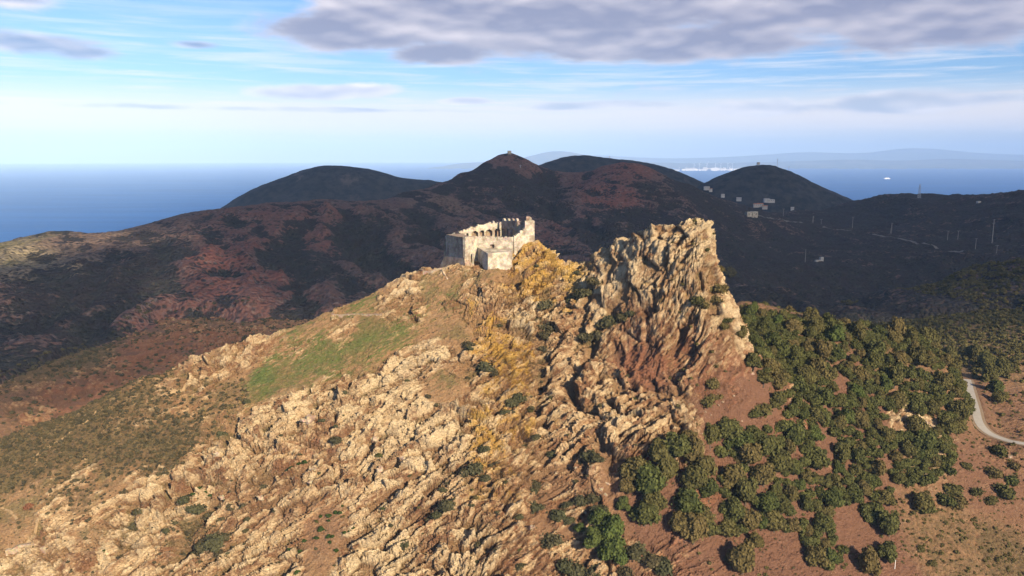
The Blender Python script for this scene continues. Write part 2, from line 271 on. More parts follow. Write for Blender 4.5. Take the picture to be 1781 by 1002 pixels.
# ------------------------------------------------------------------ what covers the ground where (world-space samples)
#        px   py   rock grass lichen red scrub pale
COVER = [(40, 800, .15, .3, 0, 0, .8, 0), (150, 850, .3, 0, 0, .1, .6, .2), (60, 760, .15, .3, 0, 0, .9, 0), (250, 700, .2, .1, 0, 0, .8, .2), (150, 740, .2, .2, 0, 0, .9, 0), (330, 655, .5, 0, 0, 0, .3, .3), (420, 620, .6, 0, 0, 0, .1, .4),
 (300, 780, .25, .2, 0, 0, .9, .1), (200, 790, .2, .1, 0, 0, .9, .1), (400, 690, .25, .5, 0, 0, .6, 0), (460, 670, .1, 1, 0, 0, .1, 0), (560, 620, .15, .9, 0, 0, .1, .1), (640, 580, .08, 1, 0, 0, 0, 0), (600, 560, .4, .3, 0, 0, 0, .4), (690, 580, .25, .8, 0, 0, 0, .1), (500, 650, .1, .9, 0, 0, .1, 0),
 (520, 600, .3, .6, 0, 0, 0, .3), (610, 542, .2, .7, 0, 0, 0, .3), (700, 510, .5, .1, .1, 0, 0, .7), (780, 530, .35, .55, .3, 0, .1, .3), (850, 520, .4, .4, .45, 0, 0, .3), (760, 495, .35, .5, .3, 0, .1, .3), (720, 545, .4, .55, .15, 0, .1, .3), (830, 495, .35, .45, .35, 0, 0, .3), (690, 540, .4, .5, .1, 0, .1, .4), (930, 450, .7, 0, .9, 0, 0, .4), (900, 500, .7, 0, .9, 0, 0, .4), (915, 545, .8, 0, .3, 0, 0, 1), (850, 570, .6, .1, .9, 0, 0, .2),
 (880, 620, .6, 0, 1, 0, 0, .2), (800, 585, .4, .2, .6, 0, 0, .3), (760, 625, .6, 0, .1, 0, 0, .8), (770, 655, .15, .5, .1, .1, 0, .1), (700, 650, .8, 0, 0, 0, 0, .9), (620, 700, .8, 0, 0, .1, 0, .7), (500, 700, .8, 0, 0, .1, 0, .7), (450, 750, .9, 0, 0, .1, 0, .6), (550, 775, .6, 0, 0, .5, .2, .3), (350, 810, .8, 0, 0, 0, .1, .6),
 (250, 880, .8, 0, 0, .1, .1, .6), (180, 850, .5, 0, 0, .1, .4, .4), (100, 930, .5, 0, 0, 0, .3, .5), (40, 985, .6, 0, 0, 0, 0, .8), (20, 900, .15, .3, 0, 0, .3, .4), (400, 870, .6, 0, 0, .4, .3, .4), (350, 930, .6, 0, 0, .1, .5, .4), (500, 850, .7, 0, 0, .4, 0, .5), (600, 820, .8, 0, 0, .2, 0, .6), (480, 960, .7, 0, 0, .2, 0, .6),
 (560, 925, .2, .2, 0, .5, .1, .2), (650, 950, .8, 0, 0, .1, 0, .9), (700, 850, .7, 0, 0, .4, 0, .6), (780, 760, .9, 0, .1, 0, 0, .9), (720, 740, .9, 0, 0, .1, 0, .8), (850, 760, .8, 0, .8, 0, 0, .5), (900, 730, .8, 0, .7, .1, 0, .3), (860, 850, .7, 0, .6, .3, 0, .3), (760, 900, .7, 0, .1, .5, 0, .5), (820, 950, .9, 0, .1, .2, 0, .8), (900, 960, .7, 0, 0, .5, 0, .4),
 (1010, 560, .9, 0, .4, .1, 0, .4), (970, 500, .6, 0, .8, 0, 0, .7), (1030, 500, .6, 0, .4, 0, 0, .9), (1000, 470, .6, 0, .8, 0, 0, .8), (950, 470, .6, 0, 1, 0, 0, .5), (1000, 650, 1, 0, .1, .4, 0, .4), (1060, 680, 1, 0, 0, .2, 0, .5), (1120, 640, .9, 0, .1, 1, 0, .1), (1110, 560, .9, 0, .2, .6, 0, .3), (1180, 600, .9, 0, .1, .6, 0, .3), (1240, 600, .8, 0, .1, .6, 0, .4), (1100, 450, .9, 0, .3, 0, 0, .7), (1180, 430, 1, 0, .1, 0, 0, .8), (1200, 520, .9, 0, .4, .1, 0, .6),  # saddle by the crag: real lichen, with pale and lichen raised as painted fill light
 (1240, 500, .9, 0, .4, 0, 0, .6), (1150, 700, .9, 0, .2, .3, 0, .5), (1200, 745, .8, 0, 0, .3, 0, .7), (1100, 750, .9, 0, .1, .4, 0, .5), (1065, 455, .8, 0, .4, 0, 0, .6), (1260, 560, .8, 0, .1, .4, 0, .6), (1265, 690, .25, 0, 0, 1, 0, .2), (1300, 740, .1, 0, 0, 1, 0, .1), (1240, 740, .2, 0, 0, 1, 0, .1), (980, 800, .6, 0, .2, .4, .1, .3), (1030, 840, .3, 0, 0, .5, .1, .3), (960, 880, .4, 0, 0, .5, .3, .2),
 (1150, 850, .08, 0, 0, 1, .1, 0), (1300, 800, .05, 0, 0, 1, 0, 0), (1500, 700, .1, 0, 0, 1, .1, 0), (1400, 900, .05, 0, 0, 1, .1, 0), (1300, 970, .08, 0, 0, 1, 0, 0), (1500, 950, .05, 0, 0, 1, .1, 0), (1580, 740, .5, 0, 0, .4, 0, .9), (1400, 600, .1, 0, 0, .6, .5, 0), (1550, 620, .05, 0, 0, .5, .6, 0), (1700, 830, .05, .1, 0, .7, .1, .2), (1650, 950, .05, .1, 0, .4, .6, 0), (1750, 980, .05, .1, 0, .4, .8, 0),
 (1740, 700, .05, 0, 0, .6, .1, .4), (1781, 640, .08, .1, 0, .4, .5, .2), (1700, 600, .05, .1, 0, .3, .8, .1), (1720, 520, .05, .1, 0, .3, .8, .3), (1560, 540, .05, .1, 0, .2, .9, 0),
 (250, 610, .5, 0, 0, 1, .1, 0), (330, 590, .5, 0, 0, .9, .2, 0), (130, 700, .5, 0, 0, .9, .1, 0), (50, 720, .4, 0, 0, .6, .5, 0), (30, 640, .2, 0, 0, .4, .8, 0), (150, 620, .2, 0, 0, .3, .9, 0), (180, 520, .1, 0, 0, .2, 1, 0), (60, 560, .1, 0, 0, .3, .9, 0), (280, 470, .1, 0, 0, .2, 1, 0), (60, 430, .2, .4, .2, 0, .3, .5), (20, 460, .2, .3, .2, .1, .3, .5), (110, 425, .2, .2, .1, .2, .5, .3), (180, 440, .2, .1, .1, .3, .6, .3),  # yellow pale samples at far left put the sunlit patch into the ground colour
 (100, 490, .1, 0, 0, .1, .9, .4), (400, 460, .5, 0, 0, 1, .1, 0), (430, 510, .5, 0, 0, .8, .2, 0), (380, 560, .4, 0, 0, .6, .5, 0), (480, 400, .4, 0, 0, .6, .4, 0), (540, 380, .5, 0, 0, .6, .3, 0), (570, 355, .3, .1, 0, .4, .4, .1), (520, 460, .3, 0, 0, .2, .9, 0), (560, 430, .5, 0, 0, .7, .2, .1), (620, 420, .4, 0, 0, .4, .6, .1), (640, 490, .4, 0, 0, .3, .7, .1), (700, 400, .3, 0, 0, .2, .8, .1), (770, 360, .6, 0, 0, .4, .3, .3), (740, 390, .5, 0, 0, .3, .5, .2), (840, 330, .1, 0, 0, .3, .8, 0), (886, 275, .5, 0, 0, .5, .3, .1),
 (900, 340, .1, 0, 0, .1, 1, 0), (960, 380, .1, 0, 0, .1, 1, 0), (1100, 300, .5, 0, 0, .7, .2, .1), (1060, 350, .4, 0, 0, .8, .3, .1), (1000, 400, .3, 0, 0, .7, .3, 0), (960, 430, .3, 0, 0, .6, .4, 0), (1040, 420, .1, 0, 0, .1, 1, 0), (1150, 340, .05, .1, 0, .2, .9, 0), (1220, 360, 0, .2, 0, 0, 1, 0), (1200, 340, 0, .2, 0, 0, 1, 0), (1100, 390, .05, 0, 0, .2, 1, 0),
 (1300, 450, 0, .1, 0, 0, 1, 0), (1400, 480, 0, .1, 0, 0, 1, 0), (1500, 400, 0, 0, 0, .2, 1, 0), (1600, 370, 0, 0, 0, .2, 1, 0), (1700, 350, 0, .1, 0, .1, .9, .1), (1700, 440, 0, 0, 0, .1, 1, 0), (1500, 530, 0, 0, 0, 0, 1, 0), (1781, 400, 0, 0, 0, .1, 1, 0)]
CV = hits([c[:2] for c in COVER]); CVA = np.array([c[2:] for c in COVER])
_x = [W(1340, 528, 760), W(1420, 538, 880), W(1380, 525, 680), W(1480, 545, 760), W(1300, 510, 700), W(1500, 550, 650), W(1560, 560, 560), W(1450, 556, 600), W(1360, 540, 600)]
CV = np.concatenate([CV, np.array(_x)]); CVA = np.concatenate([CVA, np.array([(0, .1, 0, 0, 1, 0)] * len(_x), float)])
CNAMES = ['rock', 'grass', 'lichen', 'red', 'scrub', 'pale']
def cover(x, y, z):
    """blend of the samples, blurred in proportion to distance from the lens of nothing: plain inverse-distance weights"""
    out = np.zeros((x.size, 6), np.float32); x = x.ravel(); y = y.ravel(); z = z.ravel()
    s = np.clip(CV[:, 1] / 300.0, 0.8, 4) ** 1.0
    for i in range(0, x.size, 20000):
        d2 = ((x[i:i + 20000, None] - CV[:, 0]) ** 2 + (y[i:i + 20000, None] - CV[:, 1]) ** 2 * 0.5 + (z[i:i + 20000, None] - CV[:, 2]) ** 2) / s ** 2 + 4.0
        w = d2 ** -2.0
        out[i:i + 20000] = (w @ CVA) / w.sum(1)[:, None]
    return out

# ------------------------------------------------------------------ scene-building helpers
def link(o, parent=None):
    COL.objects.link(o)
    if parent: o.parent = parent
    return o
def tag(o, label=None, cat=None, group=None, kind=None):
    if label: o['label'] = label
    if cat: o['category'] = cat
    if group: o['group'] = group
    if kind: o['kind'] = kind
    return o
def np_mesh(name, co, faces, mat, smooth=True, attrs=None):
    me = bpy.data.meshes.new(name)
    co = np.ascontiguousarray(co, np.float32).reshape(-1, 3); faces = np.ascontiguousarray(faces, np.int32); k = faces.shape[1]
    me.vertices.add(len(co)); me.vertices.foreach_set('co', co.ravel())
    me.loops.add(faces.size); me.loops.foreach_set('vertex_index', faces.ravel())
    me.polygons.add(len(faces)); me.polygons.foreach_set('loop_start', np.arange(0, faces.size, k, dtype=np.int32))
    me.update(calc_edges=True)
    if smooth: me.polygons.foreach_set('use_smooth', np.ones(len(faces), bool))
    else: me.polygons.foreach_set('use_smooth', np.zeros(len(faces), bool))
    for an, av in (attrs or {}).items():
        a = me.attributes.new(an, 'FLOAT', 'POINT'); a.data.foreach_set('value', np.ascontiguousarray(av, np.float32).ravel())
    if mat: me.materials.append(mat)
    return me
def grid_faces(nx, ny):
    i = np.arange(nx - 1)[None, :] + np.arange(ny - 1)[:, None] * nx
    return np.stack([i, i + 1, i + nx + 1, i + nx], -1).reshape(-1, 4)
def axis(*segs):
    """segs: (start, end, step) runs joined into one coordinate axis"""
    out = []
    for a, b, s in segs: out.append(np.arange(a, b, s))
    return np.concatenate(out + [[segs[-1][1]]])
def normals(X, Y, Z):
    P = np.stack([X, Y, Z], -1)
    du = np.empty_like(P); dv = np.empty_like(P)
    du[:, 1:-1] = P[:, 2:] - P[:, :-2]; du[:, 0] = P[:, 1] - P[:, 0]; du[:, -1] = P[:, -1] - P[:, -2]
    dv[1:-1] = P[2:] - P[:-2]; dv[0] = P[1] - P[0]; dv[-1] = P[-1] - P[-2]
    n = np.cross(du, dv); return n / np.linalg.norm(n, axis=-1, keepdims=True)
def polydist(X, Y, Z, line):
    """distance of points to a polyline"""
    best = np.full(X.shape, 1e9)
    for a, b in zip(line[:-1], line[1:]):
        a = np.asarray(a); b = np.asarray(b); ab = b - a; L = (ab ** 2).sum() + 1e-9
        t = np.clip(((X - a[0]) * ab[0] + (Y - a[1]) * ab[1] + (Z - a[2]) * ab[2]) / L, 0, 1)
        best = np.minimum(best, (X - a[0] - t * ab[0]) ** 2 + (Y - a[1] - t * ab[1]) ** 2 + (Z - a[2] - t * ab[2]) ** 2)
    return np.sqrt(best)

def new_mat(name, rough=0.9, spec=0.2):
    m = bpy.data.materials.new(name); m.use_nodes = True; t = m.node_tree; n = N(t)
    b = t.nodes['Principled BSDF']; b.inputs['Roughness'].default_value = rough; b.inputs['Specular IOR Level'].default_value = spec
    return m, n, b
def bump(n, b, h, strength, dist):
    k = n.new('ShaderNodeBump'); k.inputs['Strength'].default_value = strength; k.inputs['Distance'].default_value = dist
    n.put(k.inputs['Height'], h); n.t.links.new(k.outputs[0], b.inputs['Normal'])

# ------------------------------------------------------------------ materials of the ground
STRATA_R = (math.radians(10), math.radians(33), 0)
def bed_frame():
    a = math.radians(37); bdir = np.array([math.cos(a), 0.12, math.sin(a)]); bdir /= np.linalg.norm(bdir)
    bn = np.array([-math.sin(a), 0.55, math.cos(a)]); bn -= bn.dot(bdir) * bdir; bn /= np.linalg.norm(bn); return bdir, bn, np.cross(bn, bdir)
def bed_vec(n, P, k):
    fr = bed_frame(); o = []
    for v, q in zip((fr[0], fr[2], fr[1]), k):
        d = n.new('ShaderNodeVectorMath', operation='DOT_PRODUCT'); n.put(d.inputs[0], P); d.inputs[1].default_value = tuple(v); o.append(n.m('MULTIPLY', d.outputs['Value'], q))
    return n.xyz(*o)
def mat_crag():
    m, n, b = new_mat('crag_ground', 0.92, 0.15)
    geo = n.new('ShaderNodeNewGeometry'); P = geo.outputs['Position']
    lay = bed_vec(n, P, (0.28, 0.6, 1.3))
    n1 = n.noise(P, 0.045, 5, 0.6); n2 = n.noise(P, 0.35, 6, 0.62); n3 = n.noise(lay, 0.55, 7, 0.65, 0.3); n4 = n.noise(P, 2.2, 3, 0.6)
    pale = n.m('ADD', n.attr('pale'), n.m('MULTIPLY', n.m('SUBTRACT', n3, 0.5), 1.6))
    pale = n.m('ADD', pale, n.m('MULTIPLY', n.m('SUBTRACT', n.attr('tone'), 0.5), 1.2))
    col = n.mix(n.ss(n.m('ADD', n.m('MULTIPLY', n3, 0.6), n.m('MULTIPLY', n.attr('tone'), 0.45)), 0.36, 0.68), (0.25, 0.125, 0.060), (0.53, 0.335, 0.165))
    col = n.mix(n.ss(pale, 0.1, 1.15), col, (0.74, 0.575, 0.345))
    grey = n.ss(n.noise(P, 0.13, 5, 0.65), 0.52, 0.68)
    col = n.mix(n.m('MULTIPLY', grey, 0.25), col, (0.40, 0.33, 0.24))
    # red iron-stained rock
    red = n.ss(n.m('ADD', n.attr('red'), n.m('MULTIPLY', n.m('SUBTRACT', n2, 0.5), 1.6)), 0.35, 0.95)
    redc = n.mix(n3, (0.17, 0.060, 0.034), (0.38, 0.165, 0.095))
    col = n.mix(n.m('MULTIPLY', red, 0.85), col, redc)
    # orange and yellow lichen
    li = n.ss(n.m('ADD', n.m('MULTIPLY', n.attr('lichen'), 0.8), n.m('MULTIPLY', n.m('SUBTRACT', n.noise(P, 0.13, 8, 0.72), 0.5), 2.4)), 0.4, 0.85)
    lic = n.mix(n.noise(P, 0.5, 3), (0.54, 0.26, 0.03), (0.66, 0.46, 0.10))
    col = n.mix(n.m('MULTIPLY', li, 0.82), col, lic)
    # soil between the ledges
    soil = n.mix(n2, (0.27, 0.145, 0.070), (0.42, 0.27, 0.135))
    soil = n.mix(n.ss(n.attr('red'), 0.15, 0.8), soil, n.mix(n2, (0.145, 0.070, 0.044), (0.235, 0.128, 0.080)))
    sf = n.m('MULTIPLY', n.ss(n.m('ADD', n.attr('hollow'), n.m('MULTIPLY', n.m('SUBTRACT', n2, 0.5), 0.5)), 0.42, 0.62), 0.9)
    gs = n.m('MULTIPLY', n.ss(n.noise(P, 0.09, 6, .7), .47, .62), n.ss(n.attr('red'), .5, .1)); soil = n.mix(n.m('MULTIPLY', gs, .75), soil, n.mix(n2, (0.10, 0.095, 0.035), (0.22, 0.185, 0.075)))
    col = n.mix(sf, col, soil)
    # heath and scrub cover
    sc = n.m('ADD', n.attr('scrub'), n.m('MULTIPLY', n.m('SUBTRACT', n2, 0.5), 1.5))
    sc = n.m('SUBTRACT', sc, n.m('MULTIPLY', n.m('SUBTRACT', 0.5, n.attr('hollow')), 0.6))
    scc = n.mix(n.ss(n.noise(P, 0.9, 4, 0.7), 0.35, 0.65), (0.055, 0.045, 0.022), (0.15, 0.115, 0.05))
    col = n.mix(n.m('MULTIPLY', n.ss(sc, 0.4, 0.95), 0.78), col, scc)
    # short turf
    g = n.ss(n.m('ADD', n.attr('grass'), n.m('MULTIPLY', n.m('SUBTRACT', n.noise(lay, 0.7, 8, 0.75), 0.5), 2.6)), 0.5, 0.85)
    gc = n.mix(n.ss(n.noise(P, 0.6, 5, 0.7), 0.35, 0.65), (0.24, 0.17, 0.07), (0.105, 0.12, 0.035))
    gc = n.mix(n.ss(n1, 0.4, 0.6), gc, (0.095, 0.150, 0.035))
    col = n.mix(n.m('MULTIPLY', g, 0.9), col, gc)
    col = n.mix(n.ss(n4, 0.25, 0.7, 0.28, 0.0), col, (0.10, 0.06, 0.04))
    peb = n.voro(P, 1.6); pebc = n.m('MULTIPLY', n.ss(peb, 0.26, 0.16), n.ss(n.noise(P, 0.12, 4), 0.5, 0.62))
    col = n.mix(n.m('MULTIPLY', pebc, 0.6), col, (0.42, 0.31, 0.21))
    n.t.links.new(col, b.inputs['Base Color'])
    vd = n.voro(lay, 1.1, 'DISTANCE_TO_EDGE')
    crack = n.ss(vd, 0.0, 0.12)
    hgt = n.m('ADD', n.m('MULTIPLY', n3, 1.0), n.m('MULTIPLY', n.m('MULTIPLY', crack, 0.35), n.ss(n.attr('rock'), 0.1, 0.5)))
    hgt = n.m('ADD', hgt, n.m('MULTIPLY', n4, 0.25))
    vd2 = n.voro(bed_vec(n, P, (.9, 1.5, 2.6)), 1.0, 'DISTANCE_TO_EDGE')
    hgt = n.m('ADD', hgt, n.m('MULTIPLY', n.ss(vd2, 0, .18), .28))
    bump(n, b, hgt, 1.0, 0.8)
    return m
def mat_maquis():
    m, n, b = new_mat('maquis_ground', 0.95, 0.1)
    geo = n.new('ShaderNodeNewGeometry'); P = geo.outputs['Position']
    n1 = n.noise(P, 0.012, 6, 0.62); n2 = n.noise(P, 0.06, 6, 0.65); n3 = n.noise(P, 0.35, 3, 0.6)
    v = n.voro(P, 0.28); v2 = n.voro(P, 0.11)
    bush = n.mix(n.voro(P, 0.28, out='Color'), (0.013, 0.017, 0.017), (0.062, 0.056, 0.048))
    bush = n.mix(n.ss(n2, 0.4, 0.62), bush, (0.040, 0.031, 0.033))
    bare = n.mix(n3, (0.11, 0.062, 0.055), (0.20, 0.125, 0.10))
    bare = n.mix(n.ss(n.attr('pale'), 0.2, 0.6), bare, (0.30, 0.25, 0.15))
    bare = n.mix(n.ss(n.attr('red'), 0.3, 0.9), bare, (0.24, 0.095, 0.070))
    bare = n.mix(n.m('MULTIPLY', n.ss(n.voro(P, 0.17), 0.5, 0.3), n.ss(n.noise(P, 0.03, 4), .35, .6, .3, .9)), bare, bush)
    bare = n.mix(n.ss(n.noise(P, 0.14, 6, .75), .5, .68), bare, n.mix(.5, bare, (0.30, 0.24, 0.20)))
    f = n.m('ADD', n.m('MULTIPLY', n.attr('scrub'), 1.0), n.m('MULTIPLY', n.m('SUBTRACT', n2, 0.5), 2.0))
    f = n.m('SUBTRACT', f, n.m('MULTIPLY', n.m('SUBTRACT', v, 0.42), 0.7))
    f = n.m('SUBTRACT', f, n.m('MULTIPLY', n.m('MULTIPLY', n.attr('spur'), n.m('SUBTRACT', 1.35, n.attr('scrub'))), 1.9))
    col = n.mix(n.ss(f, 0.28, 0.62), bare, bush)
    g = n.ss(n.m('ADD', n.attr('grass'), n.m('MULTIPLY', n.m('SUBTRACT', n2, 0.5), 0.9)), 0.25, 0.5)
    col = n.mix(n.m('MULTIPLY', g, 0.7), col, n.mix(n.attr('pale'), (0.045, 0.065, 0.022), (0.28, 0.22, 0.09)))
    n.t.links.new(col, b.inputs['Base Color'])
    bump(n, b, n.m('ADD', n.m('MULTIPLY', n.m('SUBTRACT', 1.0, v), 1.2), n.m('ADD', n.m('MULTIPLY', n3, 0.8), n.m('MULTIPLY', n2, 2.0))), 1.0, 3.0)
    return m
M_CRAG = mat_crag(); M_MAQ = mat_maquis()

# ------------------------------------------------------------------ near terrain
NX0, NX1, NY0, NY1 = -300.0, 420.0, 165.0, 640.0
GULLY = [([(952, 540), (944, 580), (946, 640), (936, 700), (955, 780), (930, 860)], 2.5, 3.0),
         ([(1036, 590), (1010, 640), (990, 680), (1003, 712)], 4.5, 1.4), ([(1068, 600), (1090, 640), (1108, 690)], 3.0, 1.3), ([(1060, 695), (1077, 716)], 4, 1.6), ([(1066, 737), (1078, 748)], 3, 1.4),
         ([(962, 640), (938, 672)], 3, 1.2), ([(1165, 640), (1178, 672)], 2.5, 1.5), ([(1168, 392), (1150, 470), (1146, 520)], 1.6, 1.3), ([(1215, 480), (1222, 505)], 3, 1.2), ([(1020, 500), (1008, 560)], 3, 2),
         ([(545, 700), (515, 745)], 3.5, 1.6), ([(387, 790), (392, 760)], 3, 1.4), ([(318, 960), (325, 920), (365, 880)], 4, 3.0), ([(224, 912), (232, 870)], 3, 2), ([(765, 890), (772, 850)], 3, 2), ([(470, 835), (455, 815)], 2.5, 2),
         ([(724, 832), (735, 812)], 2.5, 1.6), ([(1085, 500), (1060, 540), (1020, 590)], 2.2, 2.2), ([(620, 650), (600, 690)], 2, 1.2), ([(1040, 760), (1060, 800), (1062, 850)], 2.5, 2.0), ([(870, 920), (905, 905)], 2, 1.4)]
GULLY = [(hits(l), d, w) for l, d, w in GULLY]
ROAD = [W(*q) for q in ROADPX]
def near_displace(X, Y, Z, nrm, c):
    rock, grass, lich, red, scrub, pale = [c[..., i] for i in range(6)]
    # bedding frame: planes dip down to the left
    bdir, bn, bc = bed_frame(); crag = sstep(24, 36, X) * sstep(350, 362, Z)
    s = X * bdir[0] + Y * bdir[1] + Z * bdir[2]; t = X * bn[0] + Y * bn[1] + Z * bn[2]; u = X * bc[0] + Y * bc[1] + Z * bc[2]
    wrp = fbm(X * .03, Y * .03, Z * .03, 3)
    broad = fbm(X * .025 + 9, Y * .025, Z * .025, 4)
    wx = fbm(X * .03 + 31, Y * .03, Z * .03, 2) * 7; wz = fbm(X * .03, Y * .03 + 40, Z * .03, 2) * 7
    s = s + wx; t = t + wz * .6
    rid = fbm(s * .035, u * .035, t * .11, 5, 0.55, ridged=True)
    mass = sstep(-0.12, 0.12, fbm(X * .035 + 70, Y * .035, Z * .035, 3) + 0.16 * sstep(24, 36, X) * sstep(350, 362, Z) - .04)   # massive rock against thin beds
    m1, m2, mi, mt_ = cells(X / 8.5 + wrp, Y / 8.5, Z / 10.5, True)
    k1, k2, ki, kt = cells(X / 3.1 + wrp, Y / 3.1, Z / 4.0, True)
    flute = fbm(X * .22, Y * .22, Z * .05, 4, .55, ridged=True)
    massh = (RND3[mi][..., 0] - .45) * 2.4 + mt_ * (4.6 - 1.6 * crag) + ((RND3[ki][..., 1] - .5) * 0.9 + kt * 1.5) * (1 - .45 * crag) + (sstep(0, .07, m2 - m1) - 1) * 1.6 + (sstep(0, .12, k2 - k1) - 1) * .5 + (flute - .4) * (1.3 - .7 * crag)
    tt = t + wrp * 5 + fbm(X * .12, Y * .12, Z * .12, 3) * 1.1
    def ledge(q, sharp):
        f = q - np.floor(q); return sstep(0, sharp, f) * (1 - f) 
    l1 = ledge(tt / 6.3, 0.14); l2 = ledge(tt / 2.3 + 0.3, 0.2)
    f1, f2, ci, ft = cells(s / 13 + wrp * .4, u / 5.0, tt / 2.7, True)
    g1, g2, gi, gt = cells(s / 5.2 + wrp * .4, u / 2.1, tt / 1.05, True)
    h1, h2, hi, ht = cells(s / 2.0, u / 1.0, tt / 0.6, True)
    blk = RND3[ci][..., 0] - 0.45; blk2 = RND3[gi][..., 1] - 0.5; blk3 = RND3[hi][..., 2] - 0.5
    c1 = sstep(0.0, 0.12, f2 - f1); c2 = sstep(0.0, 0.2, g2 - g1)
    fine = fbm(X * .5, Y * .5, Z * .9, 3, 0.55)
    patch = sstep(-0.34, 0.05, fbm(X * .045 + 3, Y * .045, Z * .045 + 8, 4) + (rock - 0.42) * 0.9)
    A = patch * np.clip(rock * 1.25, 0, 1.1) * (1 - 0.15 * crag)
    rockh = (l1 - .35) * 1.7 + (l2 - .35) * 0.8 + blk * 1.8 + ft * 3.1 + blk2 * 0.9 + gt * 1.3 + blk3 * 0.4 + ht * 0.5 + (c1 - 1) * 0.7 + (c2 - 1) * 0.35 + rid * 0.4
    rockh = rockh * (1 - mass) + (massh + (.45 * (blk2 * 0.9 + gt * 1.3) + .5 * blk3 + .8 * ht) * (1 - .4 * crag)) * mass
    rockh = rockh * (1.35 - .35 * crag)
    d = A * rockh + broad * 1.8 * np.clip(rock + .3, 0, 1) + fine * (0.3 + 0.3 * A) + (1 - A) * (np.clip(blk3, 0, 1) * 0.7 + np.clip(blk2 - .25, 0, 1) * 1.6 + np.abs(fbm(X * .2, Y * .2, Z * .2, 3)) * 0.9)
    bu = np.clip(scrub, 0, 1)
    b1, b2, bi = cells(X / 1.9, Y / 1.9, Z / 1.9)
    d += np.clip(0.62 - b1, 0, 1) * 1.5 * bu * sstep(0.35, 0.6, scrub + fine * .6)
    hollow = np.clip(0.5 - A * (0.30 * (rockh / 2.2)) + (1 - A) * 0.25 - 0.1, 0, 1)
    tone = 0.5 + (0.55 * blk + 0.4 * blk2) * (1 - mass) + (0.35 * (RND3[mi][..., 2] - .5) + .5 * (RND3[ki][..., 2] - .5)) * mass + 0.3 * blk3
    return d - 0.9 * A, hollow, A, tone
def build_near():
    xs = axis((NX0, -215, 1.0), (-215, -130, 0.5), (-130, 70, 0.36), (70, 100, 0.22), (100, 112, 0.36), (112, 240, 0.7), (240, NX1, 1.5))
    ys = axis((NY0, 225, 0.9), (225, 287, 0.33), (287, 314, 0.2), (314, 345, 0.33), (345, 385, 0.5), (385, 470, 0.9), (470, NY1, 1.6))
    X, Y = np.meshgrid(xs, ys); Z = H(X, Y)
    nrm = normals(X, Y, Z)
    c = cover(X + 4 * fbm(X * .08, Y * .08, Z * .08, 3), Y, Z + 3 * fbm(X * .08 + 50, Y * .08, Z * .08, 3)).reshape(X.shape + (6,))
    # fade rough relief towards the castle platform and the road
    d, hollow, A, tone = near_displace(X, Y, Z, nrm, c)
    keep = sstep(0, 5, np.maximum(np.maximum(-33 - X, X - 9), np.maximum(352 - Y, Y - 377)))
    rd = polydist(X, Y, Z * 0, [(p[0], p[1], 0) for p in ROAD])
    keepr = sstep(3.0, 9.0, rd)
    edge = sstep(0, 12, np.minimum(np.minimum(X - NX0, NX1 - X), np.minimum(Y - NY0, NY1 - Y)))
    for line, dep, w in GULLY:
        q = polydist(X, Y, Z, line); d = d - dep * np.exp(-(q / w) ** 2); hollow = np.clip(hollow + 0.35 * np.exp(-(q / w) ** 2), 0, 1)
    d = d * (0.15 + 0.85 * keep) * keepr * edge
    # road bench
    rz = np.zeros_like(X); best = np.full(X.shape, 1e9)
    for a, b in zip(ROAD[:-1], ROAD[1:]):
        ab = (b[0] - a[0], b[1] - a[1]); L = ab[0] ** 2 + ab[1] ** 2
        t = np.clip(((X - a[0]) * ab[0] + (Y - a[1]) * ab[1]) / L, 0, 1); q = np.hypot(X - a[0] - t * ab[0], Y - a[1] - t * ab[1])
        rz = np.where(q < best, a[2] + t * (b[2] - a[2]), rz); best = np.minimum(best, q)
    Zb = Z * sstep(4, 9, best) + (rz - 0.15) * (1 - sstep(4, 9, best))
    P = np.stack([X, Y, Zb], -1) + nrm * d[..., None]
    P[..., 2] -= 6 * (1 - edge)
    at = {k: c[..., i] for i, k in enumerate(CNAMES)}; at['hollow'] = hollow; at['rock'] = A; at['tone'] = tone
    me = np_mesh('rocky_ground', P, grid_faces(len(xs), len(ys)), M_CRAG, False, at)
    fx = P[:-1, :-1, 0].ravel(); fz = P[:-1, :-1, 2].ravel(); me.polygons.foreach_set('use_smooth', ((fx > 26) & (fz > 340)))
    o = link(bpy.data.objects.new('rocky_hillside', me)); tag(o, kind='structure')
    return xs, ys, P, c
NXS, NYS, NEARP, NEARC = build_near()

